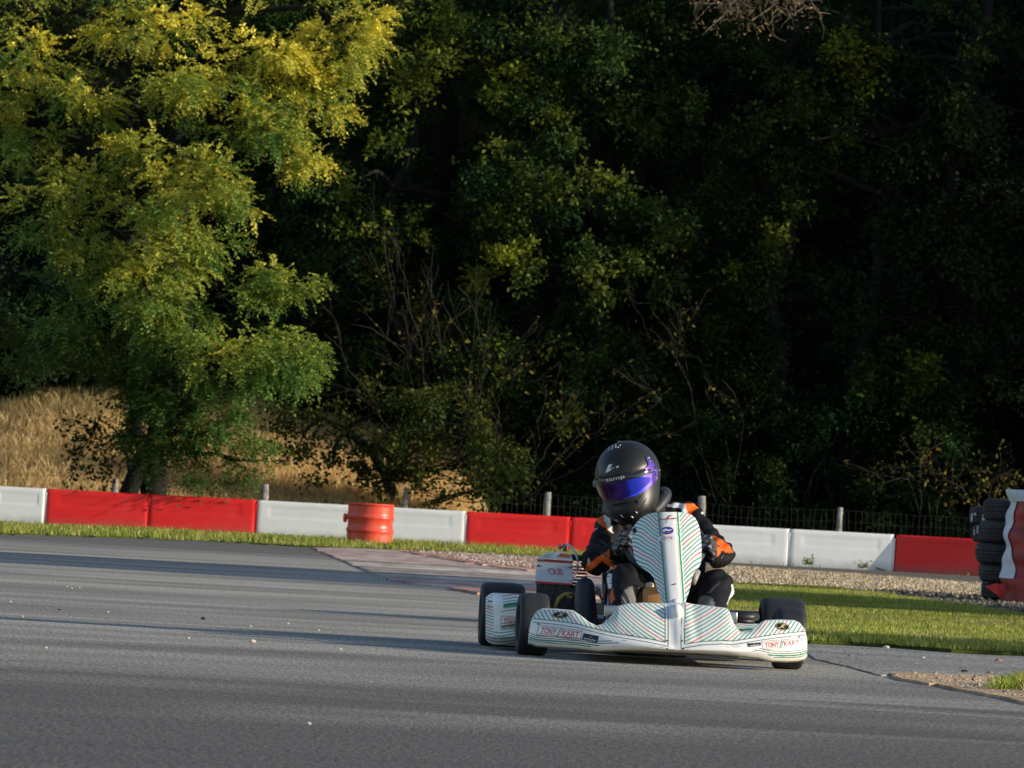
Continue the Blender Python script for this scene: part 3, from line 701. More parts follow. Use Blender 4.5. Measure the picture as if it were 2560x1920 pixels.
# ================================================================== the go-kart
YF, YR = 20.2, 21.24                                     # front and rear axle distances
kx = float(P(1640, 1600, 20.6)[0])
kart = empty('go_kart', (kx, 20.6, 0), 'white racing go-kart with green and red striped bodywork cornering on the asphalt', 'go-kart')
tyre_m = mat('slick kart rubber', (.020, .021, .024), .55, var=.3, scale=9, bump=.12, bscale=30, spec=.45, dirt=((.055, .054, .053), 6, .35))
rim_m = mat('grey wheel alloy', (.30, .30, .31), .35, metal=.9, var=.2)
black_m = mat('black plastic', (.018, .019, .022), .45, var=.2)
black_satin = mat('black satin foam', (.022, .024, .034), .6, var=.25, scale=20, bump=.1)
steel_m = mat('bare steel', (.45, .45, .45), .3, metal=.95, var=.15)
tube_m = mat('green painted tube', (.05, .16, .10), .4, var=.1)
body_m = mat('printed bodywork', (1, 1, 1), .30, var=.05, scale=6, attr=True, spec=.45, coat=.25, dirt=((.42, .39, .34), 7, .06))
red_ink = mat('red print', (.55, .02, .03), .4); black_ink = mat('black print', (.012, .012, .014), .4); gold_ink = mat('gold print', (.58, .45, .16), .4)
white_ink = mat('white print', (.78, .78, .78), .4); green_ink = mat('green print', (.02, .24, .13), .4); blue_ink = mat('blue print', (.06, .06, .34), .4); navy_ink = mat('dark sticker', (.02, .025, .05), .35)
INK = {'r': 1, 'k': 2, 'g': 3, 'w': 4, 'e': 5, 'b': 6, 'n': 7}
BODYM = [body_m, red_ink, black_ink, gold_ink, white_ink, green_ink, blue_ink, navy_ink]

def wheel(px_c, Y, Rr, W, steer, name_label=None):
    c = P(px_c, 1560, Y); c = np.array([c[0], Y, Rr - .003]); ax = np.array([math.cos(steer), math.sin(steer), 0.0])
    t = bpy.data.objects.new('wheel', None); COL.objects.link(t); t.parent = kart
    pr = []
    wall = Rr * .42
    for a in np.linspace(-math.pi * .95, math.pi * .95, 40):
        ca, sa = math.cos(a), math.sin(a); e = 3.6; q = (abs(ca) ** e + abs(sa) ** e) ** (-1 / e)
        pr.append((Rr - wall / 2 + wall / 2 * ca * q, W / 2 * sa * q))
    build('tyre', MB().lathe(pr, c, ax, 64, close=True), tyre_m, t)
    ri = Rr - wall + .012
    pr = [(ri, -W * .40), (ri + .008, -W * .42), (ri - .008, -W * .36), (ri - .02, -W * .15), (.03, -W * .10), (.03, W * .10), (ri - .02, W * .15), (ri - .008, W * .36), (ri + .008, W * .42), (ri, W * .40)]
    rm = MB().lathe(pr, c, ax, 40).lathe([(0, -W * .2), (.035, -W * .2), (.035, W * .2), (0, W * .2)], c, ax, 16)
    for k in range(3):
        th = 2.1 * k; d = np.array([0, math.cos(th), math.sin(th)]); rm.tube([c + d * .055 - ax * W * .16, c + d * .055 + ax * W * .16], .008, 8)
    build('rim', rm, rim_m, t, auto=40)
    return t, c
wRL, cRL = wheel(1253, YR, .138, .188, R(3)); wRR, cRR = wheel(1954, YR, .138, .188, R(3))
wFL, cFL = wheel(1331, YF, .128, .122, R(5)); wFR, cFR = wheel(1972, YF, .128, .118, R(5))
wFR.name = wFL.name

# chassis
mb = MB(); xl, xr = cFL[0] + .24, cFR[0] - .24
for x in (xl, xr): mb.tube([(x, 19.9, .065), (x, 20.3, .062), (x - .04, 20.8, .06), (x - .04, 21.3, .075)], .016, 10)
for y in (19.95, 20.35, 20.9, 21.3): mb.tube([(xl - .03, y, .063), (xr + .0, y, .063)], .015, 10)
mb.tube([(cFL[0] + .05, YF, .128), (xl, YF, .08)], .014, 8).tube([(cFR[0] - .05, YF, .128), (xr, YF, .08)], .014, 8)
mb.tube([(xl - .17, 20.45, .10), (xl - .2, 20.6, .12), (xl - .2, 20.95, .12), (xl - .1, 21.02, .08)], .011, 8).tube([(xr + .14, 20.45, .10), (xr + .2, 20.6, .13), (xr + .2, 20.95, .13), (xr + .06, 21.02, .08)], .011, 8)
build('chassis', mb, tube_m, kart)
build('floor_tray', MB().box(((xl + xr) / 2, 20.3, .045), (xr - xl + .05, .95, .006)), mat('grey floor tray', (.3, .3, .3), .4, metal=.8), kart)
build('rear_axle', MB().tube([cRL, cRR], .022, 14), steel_m, kart)
build('brake_disc', MB().lathe([(.03, -.006), (.095, -.006), (.095, .006), (.03, .006)], cRL * .42 + cRR * .58, (1, 0.05, 0), 40, close=True), steel_m, kart, auto=30)
build('rear_bumper', MB().tube([(cRL[0] - .02, 21.40, .16), (cRL[0] + .1, 21.5, .16), (cRR[0] - .1, 21.5, .16), (cRR[0] + .02, 21.40, .16)], .045, 14), black_m, kart)
mb = MB()
for s, xx in ((-1, xl + .05), (1, xr - .05)): build('pedal', MB().tube([(xx, 20.05, .06), (xx, 19.98, .14), (xx + .03, 19.95, .21)], .009, 8).box((xx + .03, 19.945, .20), (.075, .012, .05), bev=.004), steel_m, kart)

# ---- patterned bodywork ---------------------------------------------------------------
def stripes(coord, per, w, thin=(0,)):
    """fine green, teal and red pin lines on white; returns colours"""
    k = np.floor(coord / per).astype(int); fr = coord / per - k; ln = (fr < w)
    col = np.tile(np.array(WHITE), coord.shape + (1,)) * np.array([.96, 1.0, .985])
    cyc = k % 5; base = np.where((cyc == 2)[..., None], np.array([.66, .13, .10]), np.where(((cyc == 0) | (cyc == 3))[..., None], np.array([.05, .31, .19]), np.array([.07, .25, .24])))
    return np.where(ln[..., None], base, col)

def arr(fn, pts): return np.array([fn(x, y) for x, y in pts], float)
nose_top = np.vstack([arr(A, [(424, 1330), (432, 1282), (447, 1254), (472, 1216), (505, 1201), (600, 1203), (705, 1212), (760, 1248), (810, 1288), (858, 1311), (895, 1300), (930, 1275), (965, 1230), (1000, 1183), (1060, 1168), (1160, 1162), (1290, 1166), (1380, 1164)]),
    arr(B, [(548, 815), (640, 838), (900, 868), (1050, 886), (1092, 920), (1122, 1010), (1165, 1105), (1225, 1178), (1290, 1186), (1345, 1165), (1420, 1108), (1480, 1058), (1530, 1035), (1700, 1028), (1880, 1034), (1950, 1066), (2015, 1150), (2040, 1260)])])
nose_cr = np.vstack([arr(A, [(420, 1345), (432, 1300), (450, 1272), (600, 1287), (740, 1307), (850, 1337), (960, 1362), (1080, 1382), (1200, 1402), (1330, 1430)]), arr(B, [(420, 1345), (520, 1345), (760, 1305), (1000, 1293), (1130, 1302), (1300, 1275), (1500, 1242), (1700, 1214), (2015, 1182), (2040, 1280)])])
nose_bt = np.vstack([arr(A, [(420, 1418), (470, 1437), (600, 1445), (750, 1455), (870, 1470), (1000, 1464), (1150, 1465), (1300, 1473), (1500, 1481), (1700, 1493), (1900, 1513)]), arr(B, [(1600, 1520), (1800, 1528), (1920, 1522), (2000, 1505), (2040, 1470)])])
XL, XR = float(A(420, 0)[0]), float(B(2042, 0)[0]); XC = 1694.0
def nose_px(px):
    t = np.interp(px, nose_top[:, 0], nose_top[:, 1]); c = np.interp(px, nose_cr[:, 0], nose_cr[:, 1]); b = np.interp(px, nose_bt[:, 0], nose_bt[:, 1])
    return t, np.maximum(c, t + 1.0), b
def nose_depth(px, py):
    t, c, b = nose_px(px); xr_ = np.clip((px - XC) / (XR - XC), -1.2, 1.05)
    y0 = 19.72 + .17 * np.abs(xr_) ** 2.4
    up = np.clip((c - py) / np.maximum(c - t, 8), 0, 1.05); H = (c - t) / 628
    lo = np.clip((py - c) / np.maximum(b - c, 8), 0, 1.2)
    dep = np.where(py < c, H * (.25 * up + .75 * up ** 1.7) , -.022 * np.sin(np.clip(lo, 0, 1) * math.pi * .8) + .03 * np.clip(lo - .72, 0, 1) ** 1.0)
    ctr = np.exp(-((px - (XC - .10 * (1440 - py))) / 26) ** 4); dep = dep - .018 * ctr * np.where(py < c, np.sqrt(up + .02), np.clip(1 - 2 * lo, 0, 1) * .14)
    return y0 + dep
def on_nose(pts, lift=.0016):
    px, py = pts[:, 0], pts[:, 1]; return P(px, py, nose_depth(px, py) - lift)
ncol = 560; cx_ = np.linspace(XL + .3, XR - .3, ncol); t_, c_, b_ = nose_px(cx_)
sv = np.concatenate([np.linspace(0, 1, 90)[:-1], np.linspace(1, 2, 84)])
PY = np.stack([np.where(s <= 1, b_ + (c_ - b_) * s, c_ + (t_ - c_) * (s - 1)) for s in sv]); PX = np.broadcast_to(cx_, PY.shape)
pts = P(PX, PY, nose_depth(PX, PY))
# --- colours of the print
T_, C_, B_ = np.broadcast_to(t_, PY.shape), np.broadcast_to(c_, PY.shape), np.broadcast_to(b_, PY.shape)
col = np.tile(np.array(WHITE), PY.shape + (1,))
ax_ = np.abs(PX - XC) / 350.0; dxc = np.abs(PX - XC) / 350
g_ = 350 * (.42 * dxc + 1.05 * dxc ** 3.2)
slope = .42 + 1.05 * 3.2 * dxc ** 2.2
side_tilt = np.where(PX < XC, PY - (PX - XC) * .054, PY - (PX - XC) * .054)
coord = (side_tilt - 1560 + g_ * 1.25) / np.sqrt(1 + (slope * .55) ** 2) + 900
st = stripes(coord, 9.4, .32)
ctr_half = np.where(PX < XC, 40.0, 30.0)
inner = (PX < XC - .1 * (1440 - PY) - 0) ; cl_, cr_ = np.interp(PY, [1500, 1612], [1662, 1663]), np.interp(PY, [1500, 1612], [1713, 1711])
edge_l, edge_r = cl_, cr_
panel = (PY < C_ - 4) & ((PX < edge_l) | (PX > edge_r))
col = np.where(panel[..., None], st, col)
ink = np.array([.04, .13, .11])
def line(mask): 
    global col
    col = np.where(mask[..., None], ink, col)
outside = (PX < edge_l + 0) | (PX > edge_r - 0)
line((np.abs(PY - (C_ - 4)) < 1.1) & outside); line((np.abs(PY - (C_ + 5)) < 1.0) & ((PX < edge_l + 7) | (PX > edge_r - 9)))
line(((np.abs(PX - edge_l) < 1.1) | (np.abs(PX - edge_r) < 1.1)) & (PY < C_ - 3)); line(((np.abs(PX - edge_l - 7.5) < 1.0) | (np.abs(PX - edge_r + 8.5) < 1.0)) & (PY < C_ + 5))
# pin lines along the lower band
for dy, lim, cc in [(-22, 300, ink), (-11, 250, np.array(GREEN)), (-6, 215, np.array(GREEN)), (-16.5, 330, ink)]:
    fade = np.abs(PY - (B_ + dy - np.clip(np.abs(PX - XC) - 40, 0, 320) * .012)) < (1.1 if dy != -11 else 1.6)
    m_ = fade & ((PX < XC - 350 + 700 * .0 + lim * .62) | (PX > XC + 330 - lim * .42))
    col = np.where(m_[..., None], cc, col)
cream = np.clip((PY - (B_ - 7)) / 7, 0, 1)[..., None]; col = col * (1 - cream) + cream * np.array([.66, .60, .40])
nb = MB().grid(pts[::-1], 0, col[::-1])
# rolled edges: tuck under at the bottom, fold back along the top
low = [pts[0] + np.array([0, d, z]) for d, z in [(.0, 0), (.03, -.006), (.10, .0), (.14, .03)]]
nb.grid(np.stack(low), 0, np.tile(np.array([.60, .55, .38]), (4, ncol, 1)))
hi = [pts[-1] + np.array([0, d, z]) for d, z in [(0, 0), (.012, .003), (.028, -.006), (.034, -.06)]]
nb.grid(np.stack(hi[::-1]), 0, np.tile(np.array(WHITE), (4, ncol, 1)))
for k in (0, -1):
    e = pts[:, k]; nb.grid(np.stack([e, e + [0, .05, 0], e + [0, .13, 0]]), 0, np.tile(np.array(WHITE), (3, len(e), 1)))
def decal(mbx, fn, vf, inkc, lift=.0016): mbx.add(fn(np.asarray(vf[0]), lift), vf[1], INK[inkc])
def q4(f, a): return [f(*p) for p in a]
# logo box with letters, left end
qL = q4(Cz, [(815, 1188), (1300, 1250), (1318, 1168), (838, 1104)])
def tk_logo(mbx, fn, q, ghost=False):
    qa = np.array(q, float); U = lambda v: quad_map(np.asarray(v, float), qa)
    def bar(u0, v0, u1, v1): 
        return U(np.array([[u0 + (u1 - u0) * i / 9, v] for v in (v0, v1) for i in range(10)])), [(i, i + 1, 11 + i, 10 + i) for i in range(9)]
    for (u0, v0, u1, v1) in [(0, -.02, .43, .05), (.53, -.02, 1.0, .05), (.03, .95, .46, 1.02), (.56, .95, 1.02, 1.02)]: decal(mbx, fn, bar(u0, v0, u1, v1), 'r')
    tv, tf = text2d('TONY'); decal(mbx, fn, (U(np.c_[.03 + tv[:, 0] * .39, .12 + tv[:, 1] * .76]), tf), 'r', .0022)
    tv, tf = text2d('KART'); decal(mbx, fn, (U(np.c_[.57 + tv[:, 0] * .42, .12 + tv[:, 1] * .76]), tf), 'r', .0022)
    for u in (.43, .475):
        decal(mbx, fn, (U([(u, -.1), (u + .018, -.1), (u + .085, 1.1), (u + .067, 1.1)]), [(0, 1, 2, 3)]), 'k' if u < .45 else 'e', .0024)
    fr = U([(-.05, -.22), (1.05, -.22), (1.05, 1.22), (-.05, 1.22), (-.05, -.22)])
    for i in range(4): decal(mbx, fn, stroke(np.linspace(fr[i], fr[i + 1], 12), .9), 'k')
tk_logo(nb, on_nose, qL)
qR = q4(B, [(1525, 1372), (1940, 1338), (1950, 1265), (1510, 1300)]); tk_logo(nb, on_nose, qR)
def sticker(mbx, q):
    qa = np.array(q, float); U = lambda v: quad_map(np.asarray(v, float), qa)
    decal(mbx, on_nose, (U([(i / 6, j / 3) for j in range(4) for i in range(7)]), [(j * 7 + i, j * 7 + i + 1, j * 7 + i + 8, j * 7 + i + 7) for j in range(3) for i in range(6)]), 'n')
    x = np.linspace(.10, .88, 60); decal(mbx, on_nose, stroke(U(np.c_[x, .28 + .09 * np.sin(x * 48) + .05 * np.sin(x * 21)]), 1.1), 'w', .0024)
    decal(mbx, on_nose, stroke(U(np.array([(.45, .62), (.52, .72), (.50, .58), (.57, .66)])), 1.5), 'g', .0024)
sticker(nb, q4(Cz, [(1338, 1265), (1525, 1305), (1550, 1222), (1362, 1186)])); sticker(nb, q4(B, [(1325, 1355), (1475, 1335), (1475, 1297), (1305, 1310)]))
def badge(mbx, c, rx, ry, rot):
    decal(mbx, on_nose, disc2d(c, rx, ry, 32, rot), 'k'); 
    a = np.linspace(0, 2 * np.pi, 40); ring = np.stack([c[0] + rx * .88 * np.cos(a) * math.cos(rot) - ry * .84 * np.sin(a) * math.sin(rot), c[1] + rx * .88 * np.cos(a) * math.sin(rot) + ry * .84 * np.sin(a) * math.cos(rot)], 1)
    decal(mbx, on_nose, stroke(ring, 1.0), 'g', .0024)
    s = np.array([(-.45, .38), (-.12, .12), (.02, -.28), (.2, -.42), (.5, -.30)]); decal(mbx, on_nose, stroke(np.array(c) + s * [rx, ry], [1.5, 3.5, 5, 4, 1.2]), 'g', .0026)
    s = np.array([(.02, -.1), (.1, .2), (.3, .42)]); decal(mbx, on_nose, stroke(np.array(c) + s * [rx, ry], [2.5, 2, 1]), 'w', .0028)
badge(nb, Cz(1078, 963), 20, 8.2, .02); badge(nb, B(1737, 1103), 18, 9.5, .2)
# rubber scuffs, chips and the push-in fixings
for k in range(26):
    x0 = rng.uniform(XL + 30, XR - 30); t0, c0_, b0 = nose_px(np.array([x0])); y0 = rng.uniform(c0_[0] + 8, b0[0] - 5); L_ = rng.uniform(5, 26); sl_ = rng.uniform(-.25, .25)
    s_ = np.linspace(0, 1, 8); decal(nb, on_nose, stroke(np.c_[x0 + L_ * s_, y0 + sl_ * L_ * s_ + 1.5 * np.sin(s_ * 3)], rng.uniform(.25, .8) * np.sin(np.pi * (s_ * .9 + .05))), 'k', .0012)
for x0, y0 in [(1668, 1602), (1706, 1602), (1668, 1622), (1708, 1622), (1345, 1560), (1998, 1592)]: decal(nb, on_nose, disc2d((x0, y0), 2.2, 2.0, 12), 'k', .0024)
nose = build('nose_cone', nb, BODYM, kart)

# ---- steering-column panel
pl_rows = np.array([(570.5, 1272, 1395), (573, 1238, 1425), (580, 1205, 1452), (590, 1178, 1478), (610, 1145, 1500), (640, 1118, 1516), (665, 1098, 1524), (690, 1085, 1530), (740, 1088, 1537), (800, 1093, 1540), (860, 1104, 1540), (900, 1122, 1536), (930, 1150, 1522), (950, 1182, 1503), (970, 1208, 1488), (1000, 1229, 1478), (1050, 1246, 1468), (1100, 1262, 1455), (1140, 1278, 1440), (1165, 1295, 1430), (1190, 1312, 1426)], float)
def panel_lim(py):
    ya = (np.asarray(py) - 1060) * 2.5925; return A(np.interp(ya, pl_rows[:, 0], pl_rows[:, 1]), 0)[0], A(np.interp(ya, pl_rows[:, 0], pl_rows[:, 2]), 0)[0]
def ridge(py):
    ya = (np.asarray(py) - 1060) * 2.5925; return A(np.interp(ya, [570, 1140, 1190], [1250, 1304, 1318]), 0)[0], A(np.interp(ya, [570, 1140, 1190], [1392, 1432, 1425]), 0)[0]
def panel_depth(px, py):
    l, r = panel_lim(py); rl, rr = ridge(py); c = (rl + rr) / 2; hw = (rr - rl) / 2
    d = 20.38 - .36 * np.clip((py - 1280) / 240, 0, 1.1)
    return d + .055 * ((px - c) / 85) ** 2 * .9 - .022 * np.clip(1 - ((px - c) / (hw * 1.05)) ** 4, 0, 1)
def on_panel(pts, lift=.0016): return P(pts[:, 0], pts[:, 1], panel_depth(pts[:, 0], pts[:, 1]) - lift)
py_ = np.linspace(float(A(0, 570.6)[1]), float(A(0, 1190)[1]), 240); u_ = np.linspace(0, 1, 170)
l_, r2_ = panel_lim(py_); PXp = l_[:, None] + (r2_ - l_)[:, None] * u_; PYp = np.broadcast_to(py_[:, None], PXp.shape)
pp = P(PXp, PYp, panel_depth(PXp, PYp)); rl, rr = ridge(PYp)
dx = np.where(PXp < rl, rl - PXp, PXp - rr)
hgt = PYp - 1280
crd = np.where(PXp < rl, PYp + dx * .98 - .0016 * dx ** 2 * 3 + .0 * hgt, PYp + dx * 1.05 - .0048 * dx ** 2)
colp = stripes(crd * .80 + 903 + 1.2 * np.sin(PXp * .12 + PYp * .05), 8.6, .31)
mid = (PXp > rl) & (PXp < rr); colp = np.where(mid[..., None], np.array(WHITE), colp)
for e, s in ((rl, 1), (rr, -1)):
    colp = np.where((np.abs(PXp - e - s * 3.2) < 2.6)[..., None], np.array([.02, .24, .13]), colp)
    colp = np.where((np.abs(PXp - e - s * 8) < .9)[..., None], np.array([.60, .36, .28]), colp)
pb = MB().shell(pp, .010, 0, colp)
# emblems on the panel
c1 = A(1318, 690); decal(pb, on_panel, disc2d(c1, 15.5, 9.6, 30), 'b')
decal(pb, on_panel, stroke(np.array([A(1288, 692), A(1305, 683), A(1325, 690), A(1350, 684)]), [1, 4.2, 3.2, 1]), 'w', .0024)
decal(pb, on_panel, stroke(np.array([A(1296, 703), A(1320, 707), A(1340, 703)]), 1.2), 'r', .0025)
decal(pb, on_panel, quad := (quad_map(np.array([(i / 8, j / 2) for j in range(3) for i in range(9)]), q4(A, [(1255, 758), (1390, 752), (1388, 726), (1262, 730)])), [(j * 9 + i, j * 9 + i + 1, j * 9 + i + 10, j * 9 + i + 9) for j in range(2) for i in range(8)]), 'w', .0019)
tv, tf = text2d('OTK', .35); decal(pb, on_panel, (quad_map(tv, q4(A, [(1272, 748), (1358, 745), (1366, 728), (1284, 730)])), tf), 'r', .0026)
x = np.linspace(0, 1, 50); lo = quad_map(np.c_[x, .5 + .32 * np.sin(x * 60) * (.6 + .4 * np.sin(x * 17))], q4(A, [(1258, 628), (1380, 618), (1380, 602), (1258, 612)]))
decal(pb, on_panel, stroke(lo, 1.5), 'r', .0024)
decal(pb, on_panel, stroke(np.array([A(1305, 655), A(1316, 625), A(1312, 618), A(1335, 590)]), [.6, 2.2, 2.6, 1.4]), 'e', .0027); decal(pb, on_panel, stroke(np.array([A(1322, 612), A(1330, 598), A(1352, 588)]), [.8, 2.4, .8]), 'r', .0028)
decal(pb, on_panel, stroke(np.array([A(1345, 1042), A(1362, 1038), A(1376, 1035)]), [.8, 3.2, 1.0]), 'k', .0024)      # scuff
decal(pb, on_panel, disc2d(A(1105, 690), 5.5, 7, 20), 'k')
build('front_panel', pb, BODYM, kart)
pw = MB().tube([on_panel(np.array([A(1372, 1165)]), .012)[0], on_panel(np.array([A(1374, 1185)]), .015)[0], on_nose(np.array([A(1380, 1215)]), .014)[0], on_nose(np.array([A(1384, 1255)]), .004)[0]], [.028, .026, .024, .016], 14, c=WHITE)
build('panel_stem', pw, BODYM, kart)
s0 = [P(*A(1340, 1180), 19.98), P(*A(1300, 1160), 19.99), P(*A(1282, 1166), 20.0)]
build('retaining_strap', MB().tube([P(*A(1275, 1163), 19.93), P(*A(1320, 1178), 19.90), P(*A(1368, 1192), 19.885)], .006, 8), mat('clear strap', (.6, .6, .58), .3), kart)
build('panel_bracket', MB().tube([P(*B(700, 430), 20.3), P(*B(665, 500), 20.28), P(*B(645, 580), 20.26)], [.014, .017, .012], 10), mat('grey bracket', (.36, .33, .29), .5, var=.3), kart)

# ---- steering wheel and column
sw_c = P(1664, 1364, 20.55); sw_n = norm(np.array([-.05, -.70, .70]))
sx = norm(np.cross(sw_n, [0, 0, 1.0])); sx = sx if sx[0] > 0 else -sx; sy = np.cross(sx, sw_n); sy = sy if sy[2] > 0 else -sy
swr = .158; a = np.linspace(0, 2 * np.pi, 49)
rimp = sw_c + swr * (np.cos(a)[:, None] * sx + np.sin(a)[:, None] * sy)
sb = MB().tube(rimp, .0145, 12, cap=False)
for th in (.15, math.pi - .15, -math.pi / 2): sb.tube([sw_c, sw_c + (swr - .01) * (math.cos(th) * sx + math.sin(th) * sy)], [.018, .011], 10)
build('steering_wheel', sb, black_satin, kart)
build('steering_column', MB().tube([sw_c, sw_c + sw_n * .15, np.array([sw_c[0] + .0, 19.98, .08])], .010, 10), steel_m, kart)
# ---- fuel tank between the knees
tc_m = P(*B(172, 770), 20.36); amber = mat('amber fuel tank plastic', (.50, .24, .08), .35, var=.3, scale=12, spec=.5)
build('fuel_tank', MB().box(tc_m + np.array([.0, .05, -.05]), (.10, .22, .20), bev=.025, seg=4), amber, kart, auto=50)
build('tank_cap', MB().lathe([(0, 0), (.016, 0), (.018, .03), (.014, .04), (0, .042)], P(*B(115, 690), 20.36) + np.array([0, 0, .0]), seg=16), mat('pale tank cap', (.62, .55, .42), .4), kart)

# ---- side pods
pod_l, pod_r, pod_t, pod_b = 1214., 1345., 1482., 1611.
def pod_depth(px, py):
    u = (px - pod_l) / (pod_r - pod_l); v = (py - pod_t) / (pod_b - pod_t)
    return 20.58 + .16 * np.clip(1 - u * 2.2, 0, 1) ** 2.2 + .10 * np.clip(.22 - v, 0, 1) / .22 * .8 + .09 * np.clip(v - .85, 0, 1) / .15
def on_pod(pts, lift=.0016): return P(pts[:, 0], pts[:, 1], pod_depth(pts[:, 0], pts[:, 1]) - lift)
ux = np.linspace(0, 1, 130); vy = np.linspace(0, 1, 130); U, V = np.meshgrid(ux, vy)
e4 = np.clip(1 - U * 6, 0, 1) ** 2 * .10
PXd = pod_l + U * (pod_r - pod_l); PYd = pod_t + (V * (1 - 2 * e4) + e4) * (pod_b - pod_t) + 6 * U
pdp = P(PXd, PYd, pod_depth(PXd, PYd))
wav = PYd - 1482 - 5 * np.sin((PXd - 1214) * .055) - .1 * (PXd - 1214)
cd_ = stripes(wav + 700, 7.6, .32); blank = ((wav > 0) & (wav < 34) & (np.abs(PXd - 1243) < 12 + 4 * np.sin(PYd * .08))) | ((wav > 44) & (wav < 68) & (PXd > 1236)); 
cd_ = np.where(((PXd > 1234) & (PXd < 1252) & (wav < 90))[..., None], np.array(WHITE) * .97, cd_); cd_ = np.where(blank[..., None], np.array(WHITE), cd_)
cd_ = np.where((((wav > 20) & (wav < 29) & (PXd > 1258)) | ((wav > 74) & (wav < 80) & (PXd > 1254)))[..., None], np.array([.02, .22, .11]), cd_)
sp_ = MB().grid(pdp[::-1], 0, cd_[::-1])
# body of the pod running back towards the rear wheel
ring0 = np.concatenate([pdp[0, :], pdp[1:, -1], pdp[-1, ::-1][1:], pdp[::-1, 0][1:]])
ringm = ring0 + np.array([0, .12, 0]); ring1 = ring0 * np.array([1, 0, 1]) + np.array([0, 21.04, 0])
ctr = ring1.mean(0); ring1 = ctr + (ring1 - ctr) * .92
sp_.grid(np.stack([ring0, ringm, ring1]), 0, np.tile(np.array(WHITE), (3, len(ring0), 1))); sp_.add(ring1, [tuple(range(len(ring1)))], 0, WHITE)
qp = [(1256, 1566), (1338, 1571), (1338, 1549), (1257, 1545)]; 
tk_logo(sp_, on_pod, qp)
decal(sp_, on_pod, stroke(np.array([Cz(195, 885), Cz(200, 830), Cz(225, 880), Cz(232, 830), Cz(250, 880)]), 2.2), 'k'); decal(sp_, on_pod, stroke(np.array([Cz(195, 800), Cz(225, 795), Cz(250, 805)]), 4), 'k')
podL = build('side_pod', sp_, BODYM, kart)
# the other side pod, mirrored about the kart's centre line (no lettering)
kc = (cRL[0] + cRR[0]) / 2 + .012
sp2 = MB(); mp_ = pdp * np.array([-1, 1, .55]) + np.array([2 * kc - .10, .12, .035]); sp2.grid(mp_, 0, cd_)
r0 = ring0 * np.array([-1, 1, .55]) + np.array([2 * kc - .10, .12, .035]); r1 = ring1 * np.array([-1, 1, .55]) + np.array([2 * kc - .10, 0.02, .035])
sp2.grid(np.stack([r1, r0]), 0, np.tile(np.array(WHITE), (2, len(r0), 1))); build('side_pod', sp2, BODYM, kart)
build('pod_rail', MB().tube([P(*B(1130, 1000), 20.62), P(*B(1200, 985), 20.62), P(*B(1330, 990), 20.62), P(*B(1420, 985), 20.68)], [.013, .018, .020, .016], 12).tube([P(*B(1150, 1035), 20.60), P(*B(1390, 1045), 20.62)], .010, 10), black_m, kart)
# ---- seat shell
def seat_sdf(p):
    c = P(1635, 1460, 21.05); q = p - c; q = q * np.array([1, 1, 1])
    d = sd_caps(p, c + np.array([0, .10, .06]), c + np.array([0, -.02, -.16]), .225, .205); inn = sd_caps(p, c + np.array([0, .06, .10]), c + np.array([0, -.06, -.13]), .212, .195)
    d = np.maximum(d, -inn); cut = (p[..., 2] - c[2] - .10) - .9 * (p[..., 1] - c[1]); return np.maximum(d, cut)
sc = P(1635, 1460, 21.05); v, f = snets(seat_sdf, sc - .42, sc + .42, .012); build('seat', MB().add(v, f), black_satin, kart)

# ---- engine bay: radiator, airbox, motor, hoses
rc = mat('radiator fins', (.055, .058, .065), .6, metal=.5, var=.8, scale=70, bump=.8, bscale=120)
def pbox(corners, Y, depth, back=0.0):
    """box from four photo points (bl, br, tr, tl) of its front face"""
    fr = np.array([P(x, y, Y) for x, y in corners]); bk = fr + np.array([.0, depth, back]); return np.vstack([fr, bk]), [(0, 1, 2, 3), (7, 6, 5, 4), (0, 4, 5, 1), (1, 5, 6, 2), (2, 6, 7, 3), (3, 7, 4, 0)]
YRD = 20.78
rad = build('radiator', MB().add(*pbox([Cz(785, 880), Cz(1200, 900), Cz(1205, 585), Cz(785, 570)], YRD + .004, .045)), rc, kart, smooth=False)
cov = MB(); fr = [Cz(766, 566), Cz(1222, 588), Cz(1232, 306), Cz(796, 276)]
cov.add(*pbox(fr, YRD - .004, .06), 0, WHITE)
def on_cov(pts, lift=.002): return P(pts[:, 0], pts[:, 1], YRD - .004 - lift)
def fq(q): return (np.array(q4(Cz, q)), [tuple(range(len(q)))])
def band(q0, q1, nn=10): return None
cov.add(on_cov(*[fq([(768, 574), (1228, 602), (1226, 580), (771, 548)])[0]]), [(0, 1, 2, 3)], 1); cov.add(on_cov(fq([(797, 308), (1229, 336), (1231, 306), (796, 276)])[0]), [(0, 1, 2, 3)], 1)
for k in range(15):
    t = k / 14; x0, y0 = 803 + t * 420, 279 + t * 29; cov.add(on_cov(fq([(x0, y0 + 11), (x0 + 16, y0 + 12), (x0 + 16, y0 + 2), (x0, y0 + 1)])[0], .0032), [(0, 1, 2, 3)], 4 if k < 3 else 2)
cov.add(on_cov(fq([(786, 420), (1224, 344), (1229, 338), (1225, 570), (772, 546)])[0], .0012), [(0, 1, 2, 3, 4)], 8)
for q in ([(796, 345), (862, 378), (792, 372)], [(1226, 372), (1140, 392), (1224, 396)]): cov.add(on_cov(fq(q)[0], .003), [(0, 1, 2)], 2)
qC = np.array(q4(Cz, [(935, 466), (1110, 478), (1108, 402), (925, 392)]))
for ch, u0, u1, off in (('C', 0, .36, .0), ('K', .33, .69, 0), ('B', .66, 1.0, 0)):
    tv, tf = text2d(ch, -.15); uv = np.c_[u0 + tv[:, 0] * (u1 - u0), tv[:, 1]]
    cov.add(on_cov(quad_map(uv, qC), .003), tf, 1)
cover = build('radiator_cover', cov, BODYM + [mat('pale blue-white print', (.60, .66, .78), .4)], rad, smooth=False)
